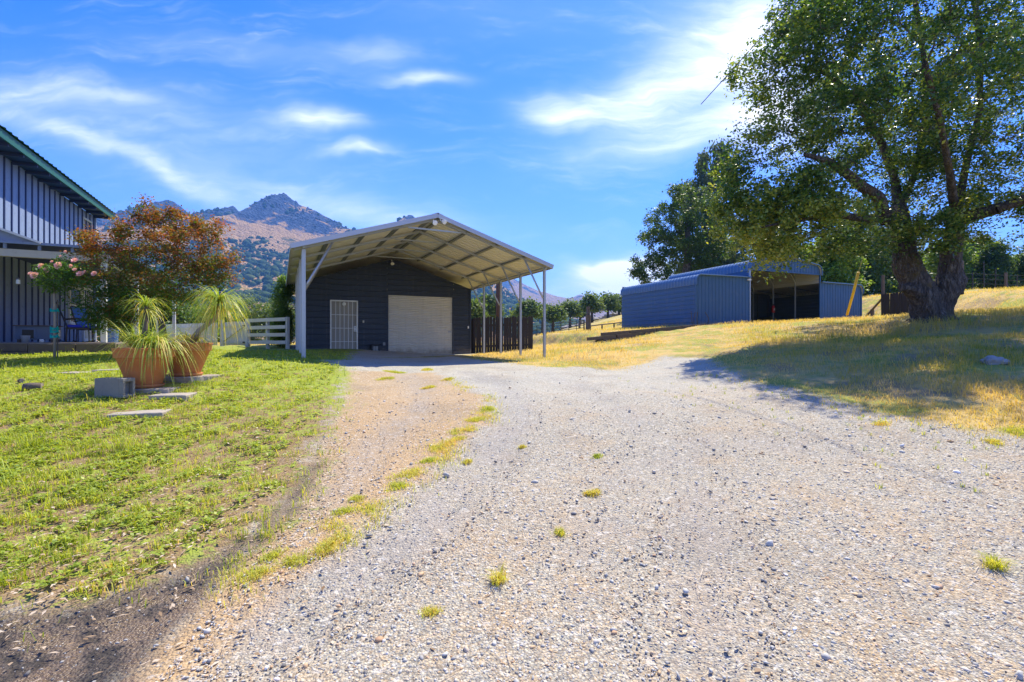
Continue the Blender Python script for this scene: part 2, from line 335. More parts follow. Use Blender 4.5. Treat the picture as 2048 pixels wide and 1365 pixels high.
# ------------------------------------------------------------------ ground meshes
def groundmat():
    m = bpy.data.materials.new('ground_gravel_soil_grass'); m.use_nodes = True; t = NT(m.node_tree); bs = t.n['Principled BSDF']
    co = t.new('ShaderNodeNewGeometry').outputs['Position']
    lawn, mud, dirt, dry = (t.attr(a) for a in ('lawn', 'mud', 'dirt', 'dry'))
    n1 = t.noise(co, .45, 5, .6); n2 = t.noise(co, 2.2, 5, .65); n3 = t.noise(co, 9, 5, .7); n4 = t.noise(co, 42, 4, .7)
    v1 = t.new('ShaderNodeTexVoronoi', {'Vector': co, 'Scale': 78.0, 'Randomness': 1.0}); v2 = t.new('ShaderNodeTexVoronoi', {'Vector': co, 'Scale': 170.0})
    s1 = t.new('ShaderNodeSeparateColor', {0: v1.outputs['Color']}).outputs[0]; s2 = t.new('ShaderNodeSeparateColor', {0: v2.outputs['Color']}).outputs[0]
    stops = [(0, (.16, .15, .15)), (.25, (.30, .29, .28)), (.45, (.44, .42, .385)), (.66, (.55, .50, .41)), (.84, (.56, .40, .23)), (1, (.76, .73, .67))]
    g = t.mix(.5, t.ramp(s1, stops), t.ramp(s2, stops))
    g = t.mix(t.m('MULTIPLY', t.step(v1.outputs['Distance'], .45, .8), .55), g, (.16, .13, .10))
    tanf = t.m('ADD', t.m('MULTIPLY', t.step(n2, .46, .68), .32), t.m('MULTIPLY', t.step(n1, .50, .66), .22))
    tanf = t.m('ADD', tanf, t.m('MULTIPLY', t.step(t.m('ADD', dirt, t.m('MULTIPLY_ADD', n2, .9, -.45)), .2, .8), .9), clamp=True)
    sand = t.mix(n3, (.38, .235, .11), (.58, .41, .22))
    nearf = t.m('SUBTRACT', 1.0, t.step(t.new('ShaderNodeSeparateXYZ', {0: co}).outputs[1], 2.2, 5.5))
    tanf = t.m('ADD', tanf, t.m('MULTIPLY', nearf, t.m('MULTIPLY', t.step(n3, .42, .62), .3)), clamp=True)
    g = t.mix(t.m('MULTIPLY', tanf, .9), g, t.mix(.45, sand, t.mix(1.0, g, (1.15, .82, .52), 'MULTIPLY')))
    sp = t.new('ShaderNodeSeparateXYZ', {0: co})
    # packed bluish grey crushed stone further up the drive
    up = t.m('MULTIPLY', t.step(sp.outputs[1], 5.0, 9.0), t.m('SUBTRACT', 1.0, t.m('MULTIPLY', tanf, .8)))
    g = t.mix(t.m('MULTIPLY', up, .55), g, t.mix(n4, (.39, .375, .35), (.58, .56, .51)))
    g = t.mix(t.m('MULTIPLY', t.step(t.noise(co, 1.1, 3, .5, .4), .55, .68), .22), g, (.20, .17, .14))
    g = t.mix(1.0, g, (.96, .955, .86), 'MULTIPLY')
    rut = t.m('MULTIPLY', t.attr('rut'), t.step(t.m('ADD', n2, t.m('MULTIPLY_ADD', n3, .6, -.3)), .32, .6))
    g = t.mix(t.m('MULTIPLY', rut, .55), g, t.mix(n4, (.22, .205, .185), (.43, .41, .38)))
    g = t.mix(t.m('MULTIPLY', t.step(n4, .50, .64), .5), g, (.15, .125, .10))
    g = t.mix(t.m('MULTIPLY', t.step(t.noise(co, 26, 3, .6), .56, .66), .35), g, (.78, .74, .66))
    # lawn soil with low green cover
    soil = t.mix(n4, (.09, .055, .025), (.42, .28, .13))
    gr = t.mix(n4, (.17, .22, .02), (.38, .43, .055))
    far_l = t.step(sp.outputs[1], 4.5, 9.5)
    lw = t.mix(t.step(t.m('ADD', t.m('MULTIPLY_ADD', n3, 1.3, -.65), t.m('ADD', t.m('MULTIPLY_ADD', n2, .5, .25), t.m('ADD', t.m('MULTIPLY_ADD', n4, .5, -.25), t.m('MULTIPLY', far_l, .2)))), .50, .66), soil, gr)
    # dry meadow
    straw = t.mix(n3, (.40, .26, .075), (.62, .46, .17))
    gg = t.mix(n4, (.19, .22, .03), (.36, .36, .06)); brn = t.mix(n4, (.13, .08, .045), (.38, .27, .16))
    dr = t.mix(t.step(t.m('ADD', n2, t.m('MULTIPLY_ADD', n1, 1.4, -.7)), .40, .66), straw, gg); dr = t.mix(t.m('MULTIPLY', t.step(t.noise(co, .8, 5, .65), .50, .62), .65), dr, brn)
    mud_c = t.mix(t.step(t.m('ADD', n3, t.m('MULTIPLY_ADD', n2, .6, -.3)), .35, .65), (.022, .017, .015), (.17, .115, .075))
    e = t.m('MULTIPLY_ADD', n3, .9, -.45); e2 = t.m('MULTIPLY_ADD', n2, .9, -.45); ee = t.m('ADD', e, e2)
    fl = t.step(t.m('ADD', lawn, ee), .3, .7); fd = t.step(t.m('ADD', dry, ee), .25, .75)
    fm = t.step(t.m('ADD', mud, t.m('MULTIPLY', ee, .8)), .25, .75)
    c = t.mix(fl, g, lw); c = t.mix(fd, c, dr); c = t.mix(t.m('MULTIPLY', fm, .94), c, mud_c)
    t.set(bs.inputs['Base Color'], c)
    t.set(bs.inputs['Roughness'], t.m('MULTIPLY_ADD', t.m('MULTIPLY', fm, t.step(n3, .35, .6)), -.72, .93)); bs.inputs['Specular IOR Level'].default_value = .35
    gh = t.m('SUBTRACT', 1.0, v1.outputs['Distance'])
    hh = t.m('ADD', t.m('MULTIPLY', gh, .5), t.m('ADD', t.m('MULTIPLY', n4, .6), t.m('MULTIPLY', n3, 1.2)))
    t.set(bs.inputs['Normal'], t.new('ShaderNodeBump', {'Height': hh, 'Strength': .85, 'Distance': .022}).outputs[0]); return m
M_ground = groundmat()
def axis_pts(spans):
    r = []
    for a, b, s in spans: r.append(np.arange(a, b, s))
    return np.concatenate(r + [[spans[-1][1]]])
xs = axis_pts([(-2500, -600, 190), (-600, -100, 50), (-100, -30, 5), (-30, -12, .6), (-12, 14, .11), (14, 40, .5), (40, 100, 4), (100, 600, 50), (600, 2500, 190)])
ys = axis_pts([(-160, -20, 20), (-20, .8, .8), (.8, 13, .09), (13, 34, .3), (34, 110, 2), (110, 400, 15), (400, 4000, 400)])
XX, YY = np.meshgrid(xs, ys); ZZ = H(XX, YY)
a_lawn = sm(sdist(XX, YY, P_lawn), -.75, .75); a_dry = sm(sdist(XX, YY, P_right), -.45, .45)
a_mud = sm(sdist(XX, YY, P_mud), -.22, .32); a_dirt = sm(sdist(XX, YY, P_dirt), -.35, .35)
a_rut = np.zeros(XX.shape)
for i_, rl in enumerate(RUTS): a_rut = np.maximum(a_rut, (1, .6, .7, .8)[i_] * (1 - sm(linedist(XX, YY, rl), .06, .42)))
ZZ = ZZ - .025 * a_mud * (1 - sm(XX, -2, 0)) - .02 * a_rut
nx, ny = len(xs), len(ys); idx = np.arange(nx * ny).reshape(ny, nx)
Q = np.stack([idx[:-1, :-1], idx[:-1, 1:], idx[1:, 1:], idx[1:, :-1]], -1).reshape(-1, 4)
V = np.stack([XX, YY, ZZ], -1).reshape(-1, 3)
al, ad = a_lawn.ravel()[Q].mean(1), a_dry.ravel()[Q].mean(1)
cy_ = V[:, 1][Q].mean(1)
sets = {'lawn': al > .5, 'meadow': (ad > .5) & (al <= .5)}
sets['gravel_driveway'] = ~(sets['lawn'] | sets['meadow'])
for nm, msk in sets.items():
    q = Q[msk]; used, inv = np.unique(q.ravel(), return_inverse=True)
    npmesh(nm, V[used], inv.reshape(-1, 4), M_ground, None,
           {k: ('POINT', a.ravel()[used]) for k, a in (('lawn', a_lawn), ('dry', a_dry), ('mud', a_mud), ('dirt', a_dirt), ('rut', a_rut))}, smooth=True, kind='structure')

# ------------------------------------------------------------------ mountains
def fbm2(x, y, k0, octs, seed, ridged=False):
    r = np.random.default_rng(seed); out = 0; amp = 1; tot = 0
    for o in range(octs):
        acc = 0
        for _ in range(5):
            a = r.uniform(0, 6.28); p = r.uniform(0, 6.28); kk = k0 * r.uniform(.75, 1.35)
            wx = x + 60 / (k0 * 400) * np.sin(y * kk * .7 + p); acc = acc + np.sin((wx * math.cos(a) + y * math.sin(a)) * kk + p)
        acc = acc / 3.2
        if ridged: acc = 1 - 2 * np.abs(acc)
        out = out + acc * amp; tot += amp; amp *= .55; k0 *= 1.95
    return out / tot
def mountmat(name, rock_z, tanamt, rock=(.055, .072, .115)):  # blue in the rock colour stands in for haze and shade
    m = bpy.data.materials.new(name); m.use_nodes = True; t = NT(m.node_tree); bs = t.n['Principled BSDF']
    g = t.new('ShaderNodeNewGeometry'); co = g.outputs['Position']; sp = t.new('ShaderNodeSeparateXYZ', {0: co})
    nz = t.new('ShaderNodeSeparateXYZ', {0: g.outputs['Normal']}).outputs[2]
    n1 = t.noise(co, .006, 6, .62); n2 = t.noise(co, .03, 5, .65); n3 = t.noise(co, .12, 4, .65)
    tan = t.mix(n3, (.36, .21, .09), (.60, .40, .20)); veg = t.mix(n3, (.03, .055, .025), (.08, .12, .045)); rk = t.mix(t.step(n3, .3, .7), (.02, .022, .03), tuple(1.9 * c for c in rock))
    c = t.mix(t.step(t.m('ADD', n1, t.m('MULTIPLY_ADD', n2, .5, -.25)), .5 + tanamt, .6 + tanamt), tan, veg)
    rf = t.m('ADD', t.m('MULTIPLY', t.m('SUBTRACT', sp.outputs[2], rock_z), .0045), t.m('ADD', t.m('MULTIPLY_ADD', n1, 3.2, -1.6), t.m('MULTIPLY_ADD', n2, 1.6, -.8)))
    rf = t.m('ADD', rf, t.m('MULTIPLY', t.m('SUBTRACT', .80, nz), 1.8))
    c = t.mix(t.step(rf, .1, .35), c, rk)
    t.set(bs.inputs['Base Color'], c); bs.inputs['Roughness'].default_value = 1; bs.inputs['Specular IOR Level'].default_value = 0
    h = t.m('ADD', t.m('MULTIPLY', n2, 1.0), t.m('MULTIPLY', n3, .6))
    t.set(bs.inputs['Normal'], t.new('ShaderNodeBump', {'Height': h, 'Strength': 1.0, 'Distance': 22.0}).outputs[0]); return m
def mountain(name, prof, Yr, y0, y1, mat, x0, x1, nxg, nyg, namp, k0, pw, seed, spike=0):
    u, v = np.array(prof, float).T
    px = (u - 1024) / F * Yr; pz = EYE + (682.5 - v) / F * Yr
    gx, gy = np.meshgrid(np.linspace(x0, x1, nxg), np.linspace(y0, y1, nyg))
    # ridge height looked up along the sight line so that the crest keeps its outline
    wob = fbm2(gx, gy, k0 * .6, 3, seed + 5) * 70 * (np.abs(gy - Yr) / (Yr - y0)) ** .8
    rz = np.interp(gx + wob, px, pz, left=10, right=5)
    t = np.clip((gy - y0) / (Yr - y0), 0, 1); tb = np.clip((y1 - gy) / (y1 - Yr), 0, 1)
    shape = np.where(gy < Yr, t ** pw, tb)
    n = fbm2(gx, gy, k0, 6, seed, True)
    z = rz * shape + n * namp * (rz / pz.max()) * (np.clip(1 - np.abs(gy - Yr) / (Yr - y0), 0, 1) * -.75 + 1) * np.minimum(1, 4 * shape) * (1 - .8 * np.exp(-((gy - Yr) / 60) ** 2))
    z = z + spike * np.abs(fbm2(gx, gy, k0 * 9, 3, seed + 1)) * (rz / pz.max()) ** 2
    z = np.where(shape <= 0, -5, z)
    idx = np.arange(nxg * nyg).reshape(nyg, nxg)
    Qm = np.stack([idx[:-1, :-1], idx[:-1, 1:], idx[1:, 1:], idx[1:, :-1]], -1).reshape(-1, 4)
    npmesh(name, np.stack([gx, gy, z], -1).reshape(-1, 3), Qm, mat, kind='structure', smooth=True)
    return gx, gy, z
prof1 = [(-200, 560), (100, 480), (250, 440), (310, 412), (335, 402), (350, 408), (375, 428), (395, 436), (418, 429), (432, 421), (444, 418), (452, 416), (458, 417), (465, 413), (472, 418), (478, 425), (486, 432), (501, 434), (512, 432), (524, 423), (541, 410), (556, 395), (563, 390), (567, 388), (572, 390),
         (584, 402), (601, 412), (614, 416), (635, 426), (656, 438), (677, 449), (692, 458), (740, 470), (790, 462), (806, 442), (818, 431), (826, 433), (836, 446), (900, 490), (960, 545), (989, 563), (1011, 577), (1030, 592), (1048, 603), (1062, 611), (1120, 640), (1250, 665), (1400, 680)]
m1 = mountain('mountain', prof1, 1500, 420, 2300, mountmat('rocky_mountain', 265, .02), -2550, 700, 540, 330, 64, .006, 1.25, 11, 7)
prof2 = [(600, 575), (860, 560), (960, 552), (1006, 548), (1022, 555), (1037, 563), (1054, 572), (1067, 577), (1078, 583), (1091, 585), (1104, 590), (1115, 593), (1137, 597), (1149, 594), (1158, 589), (1167, 591), (1176, 598), (1230, 604), (1300, 612), (1500, 628), (1800, 640), (2300, 660)]
mountain('distant_ridge', prof2, 3200, 2300, 4050, mountmat('distant_ridge', 300, .10), -1600, 2500, 300, 120, 30, .0034, 1.0, 21, 4)

# haze box
def make_haze(density):
    m = bpy.data.materials.new('pale_air_haze'); m.use_nodes = True; t = NT(m.node_tree)
    for n in list(t.n):
        if n.type == 'BSDF_PRINCIPLED': t.n.remove(n)
    v = t.new('ShaderNodeVolumePrincipled', {'Color': (.16, .44, 1.0), 'Density': density, 'Anisotropy': .1})
    t.l.new(v.outputs[0], t.n['Material Output'].inputs['Volume'])
    return MB().box(-2650, 2560, -200, 4100, -9, 480).build('haze', m, kind='stuff', label='thin blue summer haze over the valley and mountains')
make_haze(0.00022)

# ------------------------------------------------------------------ scatter helpers
def rotz(a): c, s = np.cos(a), np.sin(a); z = np.zeros_like(c); o = np.ones_like(c); return np.stack([np.stack([c, -s, z], -1), np.stack([s, c, z], -1), np.stack([z, z, o], -1)], -2)
def rand_rot(n, r=rng):
    q = r.normal(size=(n, 4)); q /= np.linalg.norm(q, axis=1)[:, None]; a, b, c, d = q.T
    return np.stack([np.stack([1-2*(c*c+d*d), 2*(b*c-a*d), 2*(b*d+a*c)], -1), np.stack([2*(b*c+a*d), 1-2*(b*b+d*d), 2*(c*d-a*b)], -1), np.stack([2*(b*d-a*c), 2*(c*d+a*b), 1-2*(b*b+c*c)], -1)], -2)
def up_rot(n, r=rng, bias=.9):
    w_ = r.normal(size=(n, 3)) + np.array([0, 0, bias * 1.6]); w_ /= np.linalg.norm(w_, axis=1)[:, None]
    a = r.normal(size=(n, 3)); u = a - (a * w_).sum(1)[:, None] * w_; u /= np.linalg.norm(u, axis=1)[:, None]
    return np.stack([u, np.cross(w_, u), w_], -1)
def stamp(TV, TF, pos, rot, scale):
    """copies of a template: returns V, F"""
    n = len(pos); sc3 = scale if scale.ndim == 2 else scale[:, None] * np.ones(3)
    P = TV[None] * sc3[:, None, :]
    P = np.einsum('nij,nkj->nki', rot, P) + pos[:, None]
    Fs = TF[None] + (np.arange(n) * len(TV))[:, None, None]
    return P.reshape(-1, 3), Fs.reshape(-1, TF.shape[1])
LEAF_V = np.array([(0, 0, 0), (.5, .32, .06), (1, 0, -.05), (.5, -.32, .06)], float); LEAF_F = np.array([(0, 1, 2, 3)])
ICO_V = None
def ico():
    p = (1 + 5 ** .5) / 2
    v = np.array([(-1, p, 0), (1, p, 0), (-1, -p, 0), (1, -p, 0), (0, -1, p), (0, 1, p), (0, -1, -p), (0, 1, -p), (p, 0, -1), (p, 0, 1), (-p, 0, -1), (-p, 0, 1)], float)
    f = np.array([(0, 11, 5), (0, 5, 1), (0, 1, 7), (0, 7, 10), (0, 10, 11), (1, 5, 9), (5, 11, 4), (11, 10, 2), (10, 7, 6), (7, 1, 8), (3, 9, 4), (3, 4, 2), (3, 2, 6), (3, 6, 8), (3, 8, 9), (4, 9, 5), (2, 4, 11), (6, 2, 10), (8, 6, 7), (9, 8, 1)])
    return v / np.linalg.norm(v[0]), f
ICO_V, ICO_F = ico()
def blades(pos, h, wd, lean, ang, mat, name, curve=.5, rnd=None, **k):
    """grass blades: quad + tip triangle, bending over"""
    n = len(pos); dx, dy = np.cos(ang), np.sin(ang); sx_, sy_ = -dy, dx
    def P(s, zf, off, wf):
        q = pos.copy(); q[:, 0] += dx * off + sx_ * wd * wf * s; q[:, 1] += dy * off + sy_ * wd * wf * s; q[:, 2] += zf; return q
    mid = lean * curve
    Vv = np.stack([P(-1, -.01, 0, .5), P(1, -.01, 0, .5), P(1, h * .6, mid * .6, .4), P(-1, h * .6, mid * .6, .4), P(0, h * (1 - .25 * (lean / (h + 1e-6)) ** 1), lean, 0)], 1)
    b = (np.arange(n) * 5)[:, None]
    T1 = b + np.array([0, 1, 2]); T2 = b + np.array([0, 2, 3]); T3 = b + np.array([3, 2, 4])
    Fs = np.stack([T1, T2, T3], 1).reshape(-1, 3)
    r = rng.random(n) if rnd is None else rnd
    return npmesh(name, Vv.reshape(-1, 3), Fs, mat, None, {'rnd': ('FACE', np.repeat(r, 3))}, **k)

# vegetation on the far mountain: rounded clumps
def mountain_scrub():
    gx, gy, z = m1; n = 17000
    i = rng.integers(0, gx.shape[0] * gx.shape[1], n * 6); X, Y, Z = gx.ravel()[i], gy.ravel()[i], z.ravel()[i]
    dens = fbm2(X, Y, .009, 4, 50) * .95 + fbm2(X, Y, .05, 2, 51) * .25 + .30 + .65 * (1 - sm(Z, 60, 210)) - .22 * sm(Z, 250, 380)
    ang = X / Y
    k = (Y > 450) & (Y < 1600) & (Z > 5) & (Z < 400) & (rng.random(len(X)) < dens) & (ang > -1.0) & (ang < .25)
    X, Y, Z = X[k][:n], Y[k][:n], Z[k][:n]; m = len(X)
    s = (2.0 + 6.5 * rng.random(m) ** 2.2)[:, None] * np.stack([rng.uniform(.8, 1.5, m), rng.uniform(.8, 1.5, m), rng.uniform(.6, 1.0, m)], 1)
    P = np.stack([X + rng.normal(size=m) * 4, Y + rng.normal(size=m) * 4, Z + .2], 1)
    jit = ICO_V.copy()
    Vv, Fs = stamp(jit, ICO_F, P, rand_rot(m), s)
    mt = leafmat('distant_scrub_leaves', [(0, (.028, .045, .018)), (.6, (.055, .085, .03)), (1, (.10, .12, .045))], 0, .01, .9, 0)
    npmesh('mountain_scrub', Vv, Fs, mt, None, {'rnd': ('FACE', np.repeat(rng.random(m), 20))}, kind='stuff', label='dark green scrub and oaks dotted over the mountain slopes')
mountain_scrub()
def mountain_crags():
    gx, gy, z = m1; sel = (np.abs(gy - 1490) < 120) & (gx / gy > -.78) & (gx / gy < -.33) & (z > 290)
    X, Y, Z = gx[sel], gy[sel], z[sel]; i = rng.integers(0, len(X), 2600); m = len(i)
    s = rng.uniform(2, 4.6, m)[:, None] * np.stack([rng.uniform(.7, 1.2, m), rng.uniform(.7, 1.2, m), rng.uniform(.5, 1.1, m)], 1)
    P = np.stack([X[i], Y[i], Z[i] - 3], 1) + rng.normal(size=(m, 3)) * (3, 3, 1)
    Vv, Fs = stamp(ICO_V * (1 + .25 * rng.normal(size=(12, 1))), ICO_F, P, rand_rot(m), s)
    npmesh('mountain_crags', Vv, Fs, pmat('crag_rock', (.05, .05, .055), .95, 0, .4, .03), None, kind='stuff', label='grey rock outcrops along the mountain crest')
mountain_crags()

# ------------------------------------------------------------------ trees
def crown_points(blobs, n, shell=.55, r=rng):
    vol = np.array([b[3] * b[4] * b[5] for b in blobs]); vol = vol ** .62; pick = r.choice(len(blobs), n, p=vol / vol.sum())
    d = r.normal(size=(n, 3)); d /= np.linalg.norm(d, axis=1)[:, None]; rad = r.random(n) ** (1 / 3); rad = shell + (1 - shell) * rad
    rad = np.where(r.random(n) < .25, r.random(n) ** (1 / 2), rad)
    B = np.array(blobs)[pick]; return B[:, :3] + d * rad[:, None] * B[:, 3:6]
def grow(seed, targets, r0, jit=.12, r=rng):
    """seed: list of (pos, parent, radius or None). Connects every target to the nearest branch node."""
    pos = [np.array(p, float) for p, _, _ in seed]; par = [q for _, q, _ in seed]; fixed = {i: s[2] for i, s in enumerate(seed) if s[2]}
    base = pos[0]; order = np.argsort(np.linalg.norm(targets - pos[-1], axis=1)); tips = []
    for ti in order:
        tg = targets[ti]; A = np.array(pos); d = np.linalg.norm(A - tg, axis=1) + .25 * np.maximum(0, A[:, 2] - tg[2])
        j = int(np.argmin(d)); L = np.linalg.norm(tg - A[j]); k = max(2, min(5, int(L / .5) + 1)); prev = j; p0 = A[j]
        for q in range(1, k + 1):
            f = q / k; p = p0 + (tg - p0) * f + (r.normal(size=3) * jit * L * .5 * math.sin(math.pi * f) + np.array([0, 0, .12 * L * math.sin(math.pi * f)]))
            pos.append(p); par.append(prev); prev = len(pos) - 1
        tips.append(prev)
    n = len(pos); rr = np.zeros(n)
    for i in range(n - 1, -1, -1):
        if rr[i] == 0: rr[i] = r0 ** 2.3
        if par[i] is not None and par[i] >= 0: rr[par[i]] += rr[i] * .92
    rad = rr ** (1 / 2.3)
    for i, f in fixed.items(): rad[i] = f
    return pos, par, rad, tips
def branch_mesh(pos, par, rad, name, mat, parent, seg=6, minr=0.0, skip=0, maxr=9):
    vs, fs = [], []; A = np.array(pos)
    P = [i for i in range(len(pos)) if par[i] is not None and par[i] >= 0 and i >= skip and rad[i] >= minr]
    a = A[[par[i] for i in P]]; b = A[P]; ra = np.minimum(np.minimum(rad[[par[i] for i in P]], rad[P] * 1.35), maxr); rb = rad[P]
    d = b - a; d /= np.linalg.norm(d, axis=1)[:, None] + 1e-9
    ref = np.where(np.abs(d[:, 2:3]) < .9, [[0, 0, 1]], [[1, 0, 0]]); u = np.cross(d, ref); u /= np.linalg.norm(u, axis=1)[:, None]; v = np.cross(d, u)
    th = np.arange(seg) * 2 * math.pi / seg; c, s = np.cos(th), np.sin(th)
    ring = u[:, None] * c[None, :, None] + v[:, None] * s[None, :, None]
    Vv = np.concatenate([a[:, None] + ring * ra[:, None, None], b[:, None] + d[:, None] * rb[:, None, None] * .3 + ring * rb[:, None, None]], 1)
    k = np.arange(seg); q = np.stack([k, (k + 1) % seg, seg + (k + 1) % seg, seg + k], -1)
    Fs = (q[None] + (np.arange(len(P)) * 2 * seg)[:, None, None]).reshape(-1, 4)
    return npmesh(name, Vv.reshape(-1, 3), Fs, mat, parent, smooth=True)
def leaves(cent, per, spread, size, mat, name, parent, droop=.0, rnd=None, r=rng, TV=LEAF_V, TF=LEAF_F, aniso=(1, 1, .7), offset=None, smooth=False):
    n = len(cent) * per; C_ = np.repeat(cent, per, 0)
    P = C_ + r.normal(size=(n, 3)) * spread * np.array(aniso)
    Rm = up_rot(n, r)
    if droop: # leaves hang down: mix x axis towards -z
        a = r.uniform(0, 6.28, n); Rm = rotz(a); t = r.uniform(.9, 1.5, n) * droop
        c, s = np.cos(t), np.sin(t); z = np.zeros(n); o = np.ones(n)
        Rm = Rm @ np.stack([np.stack([c, z, s], -1), np.stack([z, o, z], -1), np.stack([-s, z, c], -1)], -2)
    if rnd is None: rv = np.clip(np.repeat(r.random(len(cent)), per) * .55 + r.random(n) * .45, 0, 1)
    else: rv = np.clip(np.repeat(rnd, per) + r.normal(size=n) * .16, 0, 1)
    Vv, Fs = stamp(TV, TF, P, Rm, size * r.uniform(.6, 1.25, n))
    return npmesh(name, Vv, Fs, mat, parent, {'rnd': ('FACE', np.repeat(rv, len(TF)))}, smooth=smooth)
def tree(name, base, trunk, blobs, ntips, per, spread, size, lmat, bmat, tr, label, cat='tree', group=None, r0=.008, shell=.5, droop=0, rnd_fn=None, minr=.0, aniso=(1, 1, .7)):
    """base: world point; trunk: list of local points with radii; blobs: local ellipsoids"""
    root = empty(name, base, label=label, cat=cat, group=group)
    seed = [(p[:3], i - 1, p[3]) for i, p in enumerate(trunk)]
    tg = crown_points(blobs, ntips, shell)
    pos, par, rad, tips = grow(seed, tg, r0)
    A = np.array([pos[i] for i in tips]); extra = np.array([pos[par[i]] for i in tips])
    MB().tube([p[:3] for p in trunk], [p[3] for p in trunk], 10).build('trunk', bmat, root, smooth=True)
    branch_mesh(pos, par, rad, 'branches', bmat, root, 5, minr, len(trunk), maxr=trunk[-1][3])
    cent = np.concatenate([A, extra]); rv = rnd_fn(cent) if rnd_fn else None
    leaves(cent, per, spread, size, lmat, 'crown', root, droop, rv, aniso=aniso)
    return root
M_oakleaf = leafmat('oak_leaves', [(0, (.028, .075, .02)), (.3, (.06, .14, .03)), (.52, (.18, .27, .05)), (.76, (.40, .42, .07)), (1, (.54, .50, .10))], .46, .33, .30, .6)
M_eucleaf = leafmat('eucalyptus_leaves', [(0, (.05, .09, .06)), (.6, (.10, .15, .09)), (1, (.22, .26, .12))], .4, .3, .5)
M_greenleaf = leafmat('bright_green_leaves', [(0, (.07, .15, .03)), (.5, (.15, .26, .045)), (1, (.32, .40, .07))], .45, .4)
M_darkleaf = leafmat('dark_green_leaves', [(0, (.04, .085, .02)), (.6, (.08, .15, .035)), (1, (.20, .26, .05))], .4, .4)
M_farleaf = leafmat('valley_oak_leaves', [(0, (.06, .11, .035)), (.6, (.12, .19, .05)), (1, (.25, .30, .08))], .38, .1, .6)
M_mapleleaf = leafmat('rust_and_green_leaves', [(0, (.03, .11, .015)), (.28, (.09, .19, .025)), (.44, (.17, .16, .025)), (.6, (.22, .12, .03)), (.8, (.34, .12, .025)), (1, (.52, .12, .03))], .42, .9)

